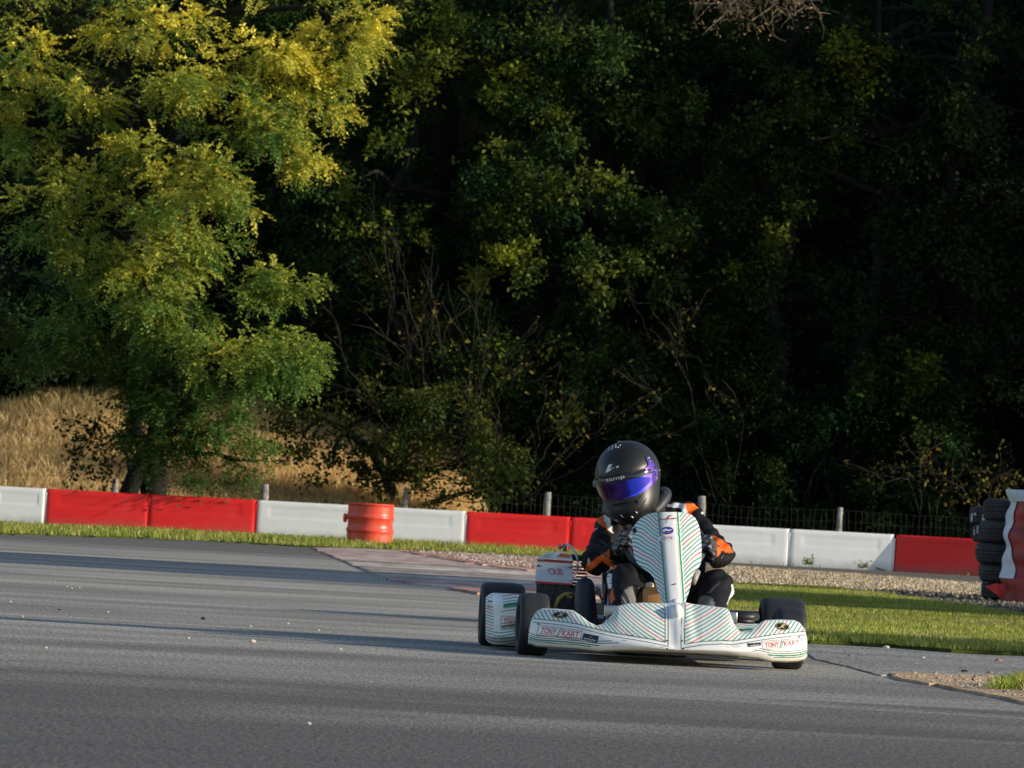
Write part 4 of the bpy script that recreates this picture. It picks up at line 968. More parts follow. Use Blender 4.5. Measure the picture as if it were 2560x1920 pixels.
tp = np.array([P(*Cz(x, y), YRD - .004) for x, y in [(796, 272), (1232, 300)]] + [P(*Cz(x, y), YRD + .02) for x, y in [(1205, 225), (1060, 188), (930, 200), (830, 240)]]); tpb = tp + np.array([0, .05, 0])
tb_ = MB().add(np.vstack([tp, tpb]), [(0, 1, 2, 3, 4, 5), (11, 10, 9, 8, 7, 6), *[(i, (i + 1) % 6, 6 + (i + 1) % 6, 6 + i)[::-1] for i in range(6)]])
tb_.add(np.array([P(*Cz(x, y), YRD - .008) for x, y in [(1030, 255), (1195, 268), (1198, 232), (1085, 212)]]) + [0, .008, 0], [(0, 1, 2, 3)], 1); tb_.add(np.array([P(*Cz(x, y), YRD - .008) for x, y in [(830, 258), (930, 262), (1000, 212), (900, 222)]]) + [0, .008, 0], [(0, 1, 2, 3)], 2)
build('radiator_tank', tb_, [white_ink, mat('orange-red print', (.6, .14, .05), .4), mat('pale green print', (.45, .62, .55), .4)], rad, smooth=False)
build('filler_cap', MB().tube([P(*Cz(1132, 190), YRD + .03), P(*Cz(1130, 110), YRD + .03), P(*Cz(1130, 92), YRD + .03)], [.009, .010, .006], 14).tube([P(*Cz(1065, 160), YRD + .03), P(*Cz(1085, 115), YRD + .03)], [.008, .010], 10), mat('dull cap metal', (.25, .25, .25), .4, metal=.6, var=.4), rad)
ch_ = [(1140, 96), (1175, 108), (1225, 150), (1270, 215), (1292, 290), (1292, 370), (1270, 450), (1235, 520), (1212, 560)]
build('overflow_hose', MB().tube([P(*Cz(x, y), YRD + .0) for x, y in ch_], .0055, 10), mat('clear hose', (.62, .64, .66), .25, spec=.7), rad)
build('water_hose', MB().tube([P(*Cz(x, y), YRD + .03) for x, y in [(1205, 262), (1270, 268), (1340, 270), (1400, 300)]], .013, 12), black_m, rad)
build('fuel_hose', MB().tube([P(*Cz(x, y), 20.7) for x, y in [(1018, 885), (1030, 820), (1065, 755), (1120, 718), (1180, 700), (1240, 715)]], .008, 10), mat('ochre fuel hose', (.42, .27, .06), .4), kart)
mb = MB(); mc = P(*Cz(1130, 830), 20.95)
mb.box(mc, (.22, .2, .16), bev=.02)
for k in range(6): mb.box(mc + np.array([.02, -.01, .09 + .014 * k]), (.15 - .006 * k, .15, .006), bev=.002)
build('engine', mb.tube([mc + np.array([-.05, -.1, .03]), mc + np.array([-.12, -.16, 0])], .03, 12), mat('engine casting', (.06, .06, .065), .45, metal=.7, var=.5, scale=30), kart, auto=40)
def airbox_sdf(p):
    c = P(*Cz(1370, 800), 20.55); return sd_caps(p, c + np.array([-.0, .02, .06]), c + np.array([.012, .0, -.12]), .040, .055)
c0 = P(*Cz(1370, 800), 20.55); v, f = snets(airbox_sdf, c0 - .22, c0 + .22, .008); build('airbox', MB().add(v, f), mat('navy black airbox plastic', (.016, .019, .032), .5, var=.2), kart)
mb = MB(); 
for x, y, s in [(1520, 660, .012), (1495, 690, .009), (1540, 690, .008), (1190, 740, .010), (1600, 800, .006)]: mb.lathe([(0, -.012), (s, -.012), (s, .012), (0, .012)], P(*Cz(x, y), 20.72), axis=(.3, -1, .3), seg=12)
mb.tube([P(*Cz(1190, 740), 20.72), P(*Cz(1350, 690), 20.72), P(*Cz(1500, 670), 20.72), P(*Cz(1545, 690), 20.72), P(*Cz(1600, 800), 20.72)], .006, 8)
build('carburettor', mb, mat('brass and alloy fittings', (.42, .37, .27), .35, metal=.8, var=.4, scale=40), kart)

# ================================================================== the driver
def J(x, y, Y): return P(x, y, Y)
pel = J(1640, 1525, 20.98); chest = J(1628, 1385, 20.95); shL, shR = J(1528, 1318, 20.86), J(1722, 1300, 20.92)
elL, elR = J(1490, 1402, 20.70), J(1801, 1386, 20.74)
O_L = sw_c + swr * (-1.0 * sx); O_R = sw_c + swr * (1.0 * sx)
hdL, hdR = O_L, O_R
wrL, wrR = hdL + np.array([-.035, .055, -.03]), hdR + np.array([.030, .062, -.025])
hipL, hipR = J(1588, 1535, 20.95), J(1692, 1540, 20.95)
knL, knR = J(1563, 1452, 20.50), J(1789, 1468, 20.50)
anL, anR = np.array([J(1540, 1560, 20.10)[0], 20.06, .13]), np.array([J(1770, 1560, 20.1)[0], 20.06, .13])
hc = J(1572, 1203, 20.80)
prsn = None
def body_sdf(p):
    d = sd_caps(p, pel, chest + np.array([0, .02, 0]), .135, .13)
    d = smin(d, sd_caps(p, chest + np.array([-.075, 0, .02]), chest + np.array([.075, 0, .03]), .118, .118), .05)
    d = smin(d, sd_caps(p, shL + np.array([.03, .01, 0]), shR + np.array([-.03, .01, 0]), .074, .074), .05)
    d = smin(d, sd_caps(p, (shL + shR) / 2, hc + np.array([.01, .03, -.08]), .070, .062), .04)
    d = smin(d, sd_caps(p, hc + np.array([0, .02, -.03]), hc + np.array([0, .03, .04]), .082, .085), .03)
    for s, e, w in ((shL, elL, wrL), (shR, elR, wrR)):
        d = smin(d, sd_caps(p, s, e, .066, .054), .035); d = smin(d, sd_caps(p, e, w, .054, .037), .025)
    for h, k, a, t in ((hipL, knL, anL, (-.01)), (hipR, knR, anR, .01)):
        d = smin(d, sd_caps(p, h, k, .086, .070), .04); d = smin(d, sd_caps(p, k, a, .068, .046), .03)
        d = smin(d, sd_caps(p, a + [0, .03, -.02], a + np.array([t, -.13, .03]), .042, .034), .02)
    # cloth folds round elbows, knees and waist
    fold = np.zeros(p.shape[:-1])
    for j, r_, amp, fr, dr in ((elL, .11, .007, 150, (0.4, .2, .9)), (elR, .12, .007, 140, (-.5, .1, .85)), (knL, .12, .0055, 110, (.5, -.2, .8)), (knR, .13, .0055, 110, (-.55, .1, .8)), (shL, .11, .006, 120, (.9, .1, .4)), (shR, .11, .006, 120, (-.9, 0, .4)), (chest, .18, .006, 90, (.2, .2, 1))):
        w_ = np.exp(-(np.linalg.norm(p - j, axis=-1) / r_) ** 2); fold += w_ * amp * np.sin(p @ np.array(dr) * fr + 2.5 * wob(p, 14, 2))
    return d + fold
allj = np.array([pel, chest, shL, shR, elL, elR, wrL, wrR, hipL, hipR, knL, knR, anL, anR, hc])
v, f = snets(body_sdf, allj.min(0) - .17, allj.max(0) + .17, .0068)
bx_, by_ = proj(v); nrm = grad(body_sdf, v); facing = nrm[:, 1] < .25
bcol = np.tile([.0075, .0078, .010], (len(v), 1)) ; ORANGE = (.78, .13, .015); WH = (.80, .80, .82); GREY = (.17, .165, .16)
def patch(fn, poly, c, cond=True): 
    poly = np.array([fn(x, y) for x, y in poly]); m_ = in_poly(bx_, by_, poly) & facing & cond; bcol[m_] = c
up_ = v[:, 1] > 20.6
patch(Dz, [(320, 1045), (430, 975), (425, 1020), (485, 1170), (395, 1105)], ORANGE); patch(Dz, [(425, 985), (560, 930), (495, 1000), (530, 1200), (482, 1165), (422, 1020)], WH)
patch(Dz, [(1165, 850), (1230, 830), (1390, 850), (1425, 1000), (1388, 985), (1330, 905), (1190, 885)], WH); patch(Dz, [(1382, 845), (1520, 850), (1545, 905), (1480, 930), (1460, 1010), (1420, 995)], ORANGE)
patch(Dz, [(1060, 880), (1130, 870), (1140, 940), (1060, 950)], ORANGE)
patch(Dz, [(1700, 1225), (1755, 1235), (1830, 1285), (1905, 1330), (1960, 1435), (1905, 1430), (1815, 1405), (1795, 1460), (1720, 1505), (1630, 1485), (1715, 1450), (1760, 1395), (1765, 1330)], ORANGE)
patch(Dz, [(200, 1640), (225, 1560), (330, 1505), (400, 1455), (485, 1400), (492, 1485), (520, 1550), (580, 1592), (540, 1635), (450, 1565), (400, 1525), (330, 1590), (250, 1650)], ORANGE)
patch(Dz, [(225, 1500), (260, 1500), (262, 1570), (235, 1585)], (.5, .46, .38))
for k in range(4): patch(Dz, [(238 + 28 * k, 1200 - 12 * k), (258 + 28 * k, 1188 - 12 * k), (262 + 28 * k, 1166 - 10 * k), (248 + 28 * k, 1172 - 10 * k)], WH)
patch(Dz, [(1565, 955), (1610, 945), (1625, 970), (1590, 972)], WH)
# leg patches
patch(B, [(1115, 590), (1145, 585), (1180, 690), (1165, 780), (1135, 890), (1100, 905), (1060, 830), (1085, 760), (1110, 700), (1125, 650)], WH)
patch(Cz, [(1640, 500), (1665, 455), (1705, 465), (1702, 600), (1712, 625), (1680, 645), (1640, 610), (1618, 570)], WH)
for yy in (490, 525, 565): patch(Cz, [(1630, yy), (1705, yy + 10), (1705, yy + 20), (1630, yy + 8)], (.0075, .0078, .010))
patch(Cz, [(1700, 650), (1725, 640), (1722, 720), (1750, 770), (1720, 800), (1690, 840), (1680, 770), (1685, 700)], ORANGE); patch(Cz, [(1630, 730), (1665, 725), (1670, 830), (1655, 920), (1625, 940)], (.18, .25, .5))
def ell(fn, c, rx, ry): return [(c[0] + rx * math.cos(a_), c[1] + ry * math.sin(a_)) for a_ in np.linspace(0, 6.28, 24)]
patch(B, ell(B, (800, 850), 112, 125), GREY, v[:, 1] < 20.62); patch(Cz, ell(Cz, (1965, 780), 145, 165), GREY, v[:, 1] < 20.62)
patch(B, [(805, 695), (850, 665), (985, 540), (990, 555), (860, 690), (820, 705)], (.07, .068, .066), v[:, 1] < 20.62)
suit_m = mat('racing suit cloth', (1, 1, 1), .7, var=.28, scale=18, attr=True, bump=.35, bscale=34, spec=.18)
person = build('person', MB().add(v, f, 0, bcol), suit_m)
tag(person, 'driver in a black suit with orange and white patches and a matt black helmet, hunched over the wheel of the kart', 'person')
person['label'] = 'driver in black suit with orange patches and matt black helmet, hunched at the wheel'

# ---- helmet
yw, rl_ = R(18), R(18)
Rm = Matrix.Rotation(rl_, 3, 'Y') @ Matrix.Rotation(R(-6), 3, 'X') @ Matrix.Rotation(-yw, 3, 'Z')
RM = np.array(Rm.transposed().transposed())
# roll so that the right-hand side of the picture sits higher
RM = np.array(Matrix.Rotation(-rl_, 3, 'Y') @ Matrix.Rotation(R(9), 3, 'X') @ Matrix.Rotation(-yw, 3, 'Z'))
def to_l(p): return (p - hc) @ RM
def to_w(q): return q @ RM.T + hc
def helm_l(q):
    d = sd_ell(q, (0, .012, .028), (.136, .160, .140))
    d = smin(d, sd_ell(q, (0, -.030, -.080), (.112, .122, .085)), .05)
    d = smin(d, sd_ell(q, (0, -.085, -.105), (.078, .070, .052)), .04)
    d = np.maximum(d, -(q[..., 2] + .150 - .10 * np.clip(q[..., 1], -1, .2)))
    d = d + .006 * np.exp(-((q[..., 2] + .068) / .006) ** 2) * (q[..., 1] < -.05) * (np.abs(q[..., 0]) < .05)
    brow = np.exp(-((q[..., 2] - .052 + .0) / .007) ** 2) * (q[..., 1] < .02)
    return d + .0022 * brow - .002 * np.exp(-(q[..., 0] / .004) ** 2) * (q[..., 2] > .07)
hs = lambda p: helm_l(to_l(p))
v, f = snets(hs, hc - .23, hc + .23, .0045)
def on_helm(az, el, lift):
    """point on the shell seen from its centre; az 0 = forward, positive to the picture's right"""
    az, el = np.broadcast_arrays(np.asarray(az, float), np.asarray(el, float))
    d = np.stack([np.sin(az) * np.cos(el), -np.cos(az) * np.cos(el), np.sin(el)], -1); t = np.full(az.shape, .30)
    for _ in range(40): t = t - helm_l(d * t[..., None]) * .8
    return to_w(d * (t + lift)[..., None])
helm_m = mat('matt black helmet paint', (.013, .013, .0135), .42, var=.25, scale=12, spec=.5, bump=.03, bscale=80, dirt=((.06, .058, .054), 16, .12))
hb = MB().add(v, f)
# lettering on the shell and visor strip
def hdec(vf, u0, u1, e0, e1, lift, m, skew=0.0):
    vv = np.asarray(vf[0]); hb.add(on_helm(u0 + (u1 - u0) * vv[:, 0], e0 + (e1 - e0) * vv[:, 1] + skew * vv[:, 0], lift), vf[1], m)
hdec(text2d('zamp'), R(-21), R(12), R(13.4), R(19.0), .0085, 1)
z_ = [(.0, .15), (.30, .9), (.22, .55), (.98, .62), (.95, .45), (.35, .35), (.9, .30), (.88, .14), (.05, .0)]
def poly_f(pts): return np.array(pts), [tuple(range(len(pts)))]
for pl in ([(.02, 0), (.22, .0), (.58, .95), (.26, .95)], [(.10, .02), (.98, .34), (1.0, .60), (.22, .30)]): hdec(poly_f(pl), R(-22), R(6), R(29), R(41), .0035, 1)
for az, el in [(-16, 80), (-30, 76), (-44, 78), (-5, 74), (8, 72), (-60, 74), (20, 77), (-22, 71), (-38, 70)]:
    hb.tube([on_helm(R(az), R(el), .0), on_helm(R(az), R(el), .0025)], .0032, 8, m=1)
# chin vents and scuffs
for az, el, w_ in [(-9, -33, .013), (6, -37, .016), (14, -33, .010)]:
    p0 = on_helm(R(az), R(el), .001); hb.tube([p0, on_helm(R(az + 3), R(el - 4), .001)], .0028, 6, m=2)
for az, el, az2, el2 in [(18, -24, 38, -17), (26, -30, 40, -26), (20, -33, 33, -31)]:
    hb.tube([on_helm(R(az), R(el), .0003), on_helm(R((az + az2) / 2), R((el + el2) / 2), .0004), on_helm(R(az2), R(el2), .0003)], [.0012, .0024, .0008], 6, m=3)
helmet = build('helmet', hb, [helm_m, white_ink, mat('scratched bright metal', (.6, .6, .55), .3, metal=.8), mat('helmet scuff', (.004, .004, .004), .6)], person)
# visor: dark strip above, mirrored iridescent lens below
def vm():
    m, nt, b = new_mat('iridescent visor'); at = N(nt, 'ShaderNodeAttribute', attribute_name='Col'); nt.links.new(at.outputs['Color'], b.inputs['Base Color'])
    b.inputs['Metallic'].default_value = .7; b.inputs['Roughness'].default_value = .09; b.inputs['Coat Weight'].default_value = .12; b.inputs['Coat Roughness'].default_value = .04; return m
azs = np.linspace(R(-80), R(80), 90); els = np.linspace(0, 1, 28); AZ, EL = np.meshgrid(azs, els); ta = AZ / R(80)
top = R(11.0) - R(3) * np.abs(ta) ** 3 ; bot = R(-16.0) + R(12) * np.abs(ta) ** 2.4
lens = on_helm(AZ, bot + (top - bot) * EL, .0045)
stops = np.array([-1, -.72, -.5, -.25, .15, .20, .42, .75, 1.0]); cols = np.array([(.12, .10, .01), (.22, .18, .015), (.13, .02, .03), (.05, .012, .10), (.035, .02, .30), (.03, .07, 1.0), (.06, .08, 1.0), (.18, .14, 1.0), (.25, .12, .6)])
vcol = np.stack([np.interp(ta, stops, cols[:, i]) for i in range(3)], -1)
vb_ = MB().grid(lens, 0, vcol)
for k in (0, -1): e = lens[k]; vb_.grid(np.stack([e, to_w(to_l(e) * .965)]), 0, np.stack([vcol[k], vcol[k]]) * .2)
visor = build('visor', vb_, vm(), helmet)
strip_t = R(23.5) - R(4) * np.abs(ta) ** 3; ev = np.linspace(0, 1, 10)
AZ2, EL2 = np.meshgrid(azs, ev); ta2 = AZ2 / R(80); s_ = on_helm(AZ2, (R(11.2) - R(3) * np.abs(ta2) ** 3) + ((R(22.0) - R(4) * np.abs(ta2) ** 3) - (R(11.2) - R(3) * np.abs(ta2) ** 3)) * EL2, .0048)
build('visor_strip', MB().grid(s_), mat('dark visor film', (.012, .013, .022), .12, spec=.6), visor)
# pivot plate with bright screws
pv = MB(); violet = mat('violet pivot plate', (.25, .12, .6), .15, metal=.8); chrome = mat('bright screws', (.85, .85, .82), .12, metal=1.0)
pp_ = [on_helm(R(a_), R(e_), .006) for a_, e_ in [(50, 6), (76, 0), (84, 8), (80, 22), (72, 36), (66, 37), (62, 24), (52, 20)]]
ctr_ = np.mean([to_l(x_) for x_ in pp_], 0); pv.add(np.vstack([pp_, [on_helm(R(68), R(15), .007)]]), [(i, (i + 1) % 8, 8) for i in range(8)])
for a_, e_, s in [(70, 34, .006), (68, 28, .0045), (62, 16, .004), (70, 12, .005), (74, 5, .004), (88, 8, .0035)]:
    hb2 = on_helm(R(a_), R(e_), .006); pv.lathe([(s, 0), (s * .8, .004), (0, .005)], hb2, axis=hb2 - hc, seg=14, m=1)
build('pivot_plate', pv, [violet, chrome], visor)
lug = on_helm(R(-78), R(9), .004); build('pivot_knob', MB().lathe([(0, 0), (.014, 0), (.013, .009), (0, .011)], lug, axis=lug - hc, seg=18), mat('grey knob', (.3, .3, .3), .4, metal=.3), visor)
# neck brace: a padded collar pushed up at the picture's right
a = np.linspace(R(-150), R(150), 40); nbp = np.stack([.118 * np.sin(a), .105 * np.cos(a), .02 + .035 * np.cos(a) + .07 * np.clip(np.sin(a), 0, 1) ** 2], -1) + J(1590, 1285, 20.86)
brace = MB().tube(nbp, .028, 12)
cp = [J(1642, 1300, 20.80), J(1655, 1275, 20.80), J(1662, 1250, 20.81), J(1661, 1234, 20.82), J(1653, 1228, 20.84), J(1640, 1238, 20.88), J(1625, 1270, 20.92)]
brace.tube(cp, [.010, .012, .012, .011, .011, .012, .012], 10)
build('neck_brace', brace, mat('grey-edged collar foam', (.022, .024, .034), .55, var=.3), person)
sv_ = np.array([J(1640, 1300, 20.83), J(1632, 1260, 20.86), J(1650, 1234, 20.85), J(1660, 1250, 20.83), J(1655, 1285, 20.82)])

# ---- gloves: palm, four curled fingers and a thumb closed round the rim
glove_m = mat('black and silver glove', (1, 1, 1), .5, var=.3, scale=30, attr=True, bump=.25, bscale=60)
def glove(C, Ov, wr, el):
    T = sy; Fv = sw_n; k0s = []
    segs = []
    back = C + Ov * .040 - Fv * .012
    for o_, ln in ((.034, .92), (.012, 1.0), (-.010, .96), (-.031, .82)):
        k0 = C + Ov * .036 + T * o_ - Fv * .006; k1 = C + Ov * (.026 * ln) + T * o_ * .95 + Fv * .030; k2 = C - Ov * .004 * ln + T * o_ * .9 + Fv * (.033 * ln); k3 = C - Ov * .023 * ln + T * o_ * .86 + Fv * .014
        k0s.append(k0); segs += [(k0, k1, .0120, .0112), (k1, k2, .0112, .0102), (k2, k3, .0102, .0088)]
    tb0 = C + Ov * .030 - Fv * .028 + T * .012; tb1 = C + Ov * .010 - Fv * .030 + T * .036; tb2 = C - Ov * .014 - Fv * .020 + T * .044
    segs += [(tb0, tb1, .0145, .0125), (tb1, tb2, .0125, .0105)]
    wmid = wr
    palm = [(wmid, k, .026, .0150) for k in k0s] + [(wmid, tb0, .025, .016)]
    cuff = (wmid, wmid + norm(el - wmid) * .055, .033, .041)
    def sdf(p):
        d = None
        for a_, b_, ra, rb in palm:
            x = sd_caps(p, a_, b_, ra, rb); d = x if d is None else smin(d, x, .012)
        d = smin(d, sd_caps(p, *cuff), .010)
        for a_, b_, ra, rb in segs: d = smin(d, sd_caps(p, a_, b_, ra, rb), .0035)
        return d + .0012 * np.sin(p[..., 0] * 420) * np.sin(p[..., 2] * 380)
    mn = np.minimum.reduce([C, wr]) - .11; mx = np.maximum.reduce([C, wr]) + .11
    v, f = snets(sdf, mn, mx, .0036)
    c = np.tile([.020, .021, .027], (len(v), 1)); n_ = wob(v, 95, 3); lc = (v - C) @ T; lf = (v - C) @ Fv; lo_ = (v - C) @ Ov
    c[(lf > .028) & (n_ > .25)] = (.13, .135, .15)
    c[(lo_ > .02) & (n_ > .62)] = (.42, .45, .52)
    dw = np.linalg.norm(v - (wmid + norm(el - wmid) * .045), axis=1); c[(dw < .045) & (n_ > .25)] = (.34, .38, .48)
    build('glove', MB().add(v, f, 0, c), glove_m, person)
glove(O_L, -sx, wrL, elL); glove(O_R, sx, wrR, elR)
# ================================================================== trees
bark_m = mat('dark tree bark', (.0055, .005, .004), .95, var=.5, scale=6, bump=.8, bscale=14)
grey_bark = mat('grey twig bark', (.050, .043, .034), .95, var=.4, scale=8)
leaf_a = leaf_mat('sunny leaf', .38); leaf_d = leaf_mat('shade leaf', .30, .06)

def leaves_from_sprays(C, D, L, n_per, size, colour, pinnate=True, droop=.25, aspect=.45):
    """C spray origins, D spray directions; returns quads with leaflets set alternately along each spray"""
    S = len(C); t = np.linspace(.15, 1, n_per)[None].repeat(S, 0)
    up = np.array([0, 0, 1.0]); side = norm(np.cross(D, up + rng.normal(size=(S, 3)) * .25)); nrm = norm(np.cross(side, D))
    Ls = L * rng.uniform(.6, 1.3, S)
    pos = C[:, None] + D[:, None] * (t * Ls[:, None])[..., None] - up * (droop * Ls[:, None] * t ** 2)[..., None]
    sg = np.where(np.arange(n_per) % 2 == 0, 1, -1)[None, :, None]
    ax = norm(side[:, None] * sg * rng.uniform(.6, 1, (S, n_per, 1)) + D[:, None] * .55 + rng.normal(size=(S, n_per, 3)) * .28 - up * .15)
    if pinnate is False: ax = norm(ax + rng.normal(size=(S, n_per, 3)) * .5); pos = pos + rng.normal(size=pos.shape) * L * .12
    nn = norm(nrm[:, None] + rng.normal(size=(S, n_per, 3)) * (.45 if pinnate else .8)); wd = norm(np.cross(nn, ax))
    s = size * rng.uniform(.65, 1.25, (S, n_per, 1)); w_ = s * aspect
    mid = pos + ax * s * .5
    V = np.stack([pos, mid + wd * w_ * .5, pos + ax * s, mid - wd * w_ * .5], 2).reshape(-1, 4, 3)
    return V, np.repeat(colour, n_per, 0) * rng.uniform(.7, 1.3, (S * n_per, 1))

def clump_leaves(c, rad, n, palette, yellow, L=.26, n_per=11, size=.055, pinnate=True, aspect=.45, droop=.25, shrink=1.0, yscale=1.0, dens=1.0):
    """sprays spread through an ellipsoid, thicker near its upper outer skin, with hollows between sub-clumps"""
    c = np.asarray(c, float); rad = np.asarray(rad, float) * shrink
    n = int(n * dens); nsub = max(3, int(n / 26)); sub = norm(rng.normal(size=(nsub, 3))) * (rng.random((nsub, 1)) ** .45)
    k = rng.integers(0, nsub, n); q = sub[k] + rng.normal(size=(n, 3)) * .17
    D = norm(q * np.array([1, 1, .45]) + rng.normal(size=(n, 3)) * .45 + np.array([0, -.1, -.05]))
    C = c + q * rad
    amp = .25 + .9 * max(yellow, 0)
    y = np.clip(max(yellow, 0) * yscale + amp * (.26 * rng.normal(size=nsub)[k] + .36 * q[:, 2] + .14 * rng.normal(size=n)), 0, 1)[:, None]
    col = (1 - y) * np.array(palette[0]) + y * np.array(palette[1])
    if yellow < 0: col = col * (1 + yellow)  # negative values darken the leaf colour in place of shade
    return leaves_from_sprays(C, D, L, n_per, size, np.clip(col, 0, 1), pinnate, droop, aspect)

def limb(mb, a, b, r0, r1, sag=.0, seg=7, k=8, seed=0, bend=.08):
    a = np.asarray(a, float); b = np.asarray(b, float); t = np.linspace(0, 1, k)[:, None]
    r = np.random.default_rng(seed); off = r.normal(size=3) * bend * np.linalg.norm(b - a)
    p = a + (b - a) * t + off * np.sin(t * math.pi) + np.array([0, 0, sag]) * np.sin(t * math.pi)
    p[1:-1] += r.normal(size=(k - 2, 3)) * .015 * np.linalg.norm(b - a)
    mb.tube(p, np.linspace(r0, r1, k), seg); return p

def tree(name, label, cat, base, height, r, clumps, palette, lm, group=None, stems=None, shade=1.0, **kw):
    """clumps: (centre, radii, sprays, yellowness; below zero, painted shade)"""
    root = empty(name, base, label, cat, group); base = np.asarray(base, float)
    mb = MB(); tops = []
    for s, (dx, lean, rr, hh) in enumerate(stems or [(0, (0, 0), 1, 1)]):
        b = base + np.array([dx, 0, -.15]); t = b + np.array([lean[0], lean[1], height * hh])
        tops.append(limb(mb, b, t, r * rr, r * rr * .25, seg=10, k=14, seed=s + int(abs(base[0] * 100)), bend=.02))
    tr = np.concatenate(tops)
    Vs, Cs = [], []; palette = [np.array(p_) * shade for p_ in palette]
    for i, (c, rad, n, y) in enumerate(clumps):
        c = np.asarray(c, float)
        cand = tr[tr[:, 2] < c[2] + .2] if (tr[:, 2] < c[2] + .2).any() else tr[:1]
        d = np.linalg.norm((cand - c) * [1, 1, 1.6], axis=1); a = cand[np.argmin(d)]
        rl = min(r * .5, .02 + .018 * np.linalg.norm(c - a))
        p = limb(mb, a, c, rl, .012, sag=.15 * np.linalg.norm(c - a) * .4, seg=6, seed=i + 31)
        for q in range(4):
            e = c + rng.normal(size=3) * np.asarray(rad) * .55; limb(mb, p[-3 - (q % 3)], e, .014, .004, seg=5, k=5, seed=i * 7 + q)
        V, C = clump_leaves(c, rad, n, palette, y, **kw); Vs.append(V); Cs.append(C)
    build('trunk', mb, bark_m, root)
    quads_object('crown', np.concatenate(Vs), np.concatenate(Cs), lm, root)
    return root

S_ = 2560 / 2212.0
def cl(x, y, Y, rx, rz, n, yel, ry=None):
    """clump centre surveyed at (x, y) of the 2212-wide view, radii in metres"""
    return (P(x * S_, y * S_, Y), (rx, ry or (rx + rz) * .5, rz), n, yel)

PAL_L = [(.125, .245, .050), (.92, .80, .11)]
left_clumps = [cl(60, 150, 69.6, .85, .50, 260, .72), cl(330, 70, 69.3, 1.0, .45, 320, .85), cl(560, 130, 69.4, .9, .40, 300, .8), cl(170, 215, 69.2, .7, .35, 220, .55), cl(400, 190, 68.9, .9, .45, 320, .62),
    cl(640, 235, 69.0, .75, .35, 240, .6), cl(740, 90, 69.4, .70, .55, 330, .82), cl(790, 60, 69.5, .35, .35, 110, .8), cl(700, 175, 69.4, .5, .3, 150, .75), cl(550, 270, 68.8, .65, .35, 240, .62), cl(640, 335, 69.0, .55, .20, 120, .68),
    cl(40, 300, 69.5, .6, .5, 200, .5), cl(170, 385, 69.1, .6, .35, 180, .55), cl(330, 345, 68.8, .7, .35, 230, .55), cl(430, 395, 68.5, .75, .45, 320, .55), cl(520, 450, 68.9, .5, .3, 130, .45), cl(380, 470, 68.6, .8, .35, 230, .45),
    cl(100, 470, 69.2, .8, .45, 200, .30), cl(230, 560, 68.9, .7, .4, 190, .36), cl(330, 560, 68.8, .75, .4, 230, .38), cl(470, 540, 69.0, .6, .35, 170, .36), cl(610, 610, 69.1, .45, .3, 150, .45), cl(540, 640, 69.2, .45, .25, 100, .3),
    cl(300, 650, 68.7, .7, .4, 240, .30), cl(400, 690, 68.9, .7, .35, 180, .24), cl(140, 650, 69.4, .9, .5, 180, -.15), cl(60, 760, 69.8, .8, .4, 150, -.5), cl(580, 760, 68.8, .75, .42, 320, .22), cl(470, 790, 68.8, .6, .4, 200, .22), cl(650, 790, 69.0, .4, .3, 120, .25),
    cl(420, 890, 68.9, .6, .4, 190, -.25), cl(500, 940, 68.9, .55, .35, 130, -.2), cl(360, 960, 69.0, .4, .45, 110, -.5), cl(330, 1000, 69.1, .35, .3, 60, -.5), cl(440, 1010, 69.0, .4, .25, 60, -.4), cl(560, 1000, 69.1, .5, .25, 50, -.4), cl(240, 800, 69.6, .6, .4, 120, -.5),  # negative values paint shade into the lower foliage
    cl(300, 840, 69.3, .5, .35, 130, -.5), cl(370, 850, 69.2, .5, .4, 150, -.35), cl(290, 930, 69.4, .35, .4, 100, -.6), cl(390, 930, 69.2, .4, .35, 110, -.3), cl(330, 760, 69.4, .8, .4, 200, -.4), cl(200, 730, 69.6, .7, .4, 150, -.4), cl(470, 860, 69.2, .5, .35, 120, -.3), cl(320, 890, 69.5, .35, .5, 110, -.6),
    cl(300, -90, 69.6, 1.4, .7, 300, .8), cl(620, -80, 69.8, 1.3, .7, 260, .8), cl(0, 20, 69.9, .9, .6, 160, .5), cl(-150, 200, 69.6, 1.0, 1.0, 260, .5), cl(-180, 520, 69.6, .9, .9, 180, .3), cl(450, -260, 70.2, 2.0, 1.0, 300, .7)]
bx = P(325 * S_, 1060 * S_, 70.4)[0]
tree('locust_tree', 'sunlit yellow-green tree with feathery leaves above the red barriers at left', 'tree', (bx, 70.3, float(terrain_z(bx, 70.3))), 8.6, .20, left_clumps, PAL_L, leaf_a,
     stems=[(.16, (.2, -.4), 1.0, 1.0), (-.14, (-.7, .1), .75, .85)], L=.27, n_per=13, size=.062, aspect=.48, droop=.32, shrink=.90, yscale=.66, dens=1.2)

# dark leafy limbs against the meadow
def small_tree(name, label, cat, base, path, r, tufts, palette, lm, n=60, size=.07, yel=.1, group=None, **kw):
    root = empty(name, base, label, cat, group); mb = MB()
    pr = mb.tube(path, np.linspace(r, r * .2, len(path)), 7); Vs, Cs = [], []
    path = np.asarray(path)
    for i, (c, rad) in enumerate(tufts):
        a = path[np.argmin(np.linalg.norm(path - c, axis=1))]; limb(mb, a, c, r * .35, .006, seg=5, k=6, seed=i + 5)
        for q in range(3): limb(mb, a + (np.asarray(c) - a) * .6, c + rng.normal(size=3) * np.asarray(rad) * .7, .008, .003, seg=4, k=4, seed=i * 5 + q)
        V, C = clump_leaves(c, rad, n, palette, yel, size=size, **kw); Vs.append(V); Cs.append(C)
    build('trunk', mb, bark_m, root); quads_object('crown', np.concatenate(Vs), np.concatenate(Cs), lm, root); return root
q = lambda x, y, Y: P(x * S_, y * S_, Y)
PAL_D = [(.030, .055, .014), (.20, .17, .03)]
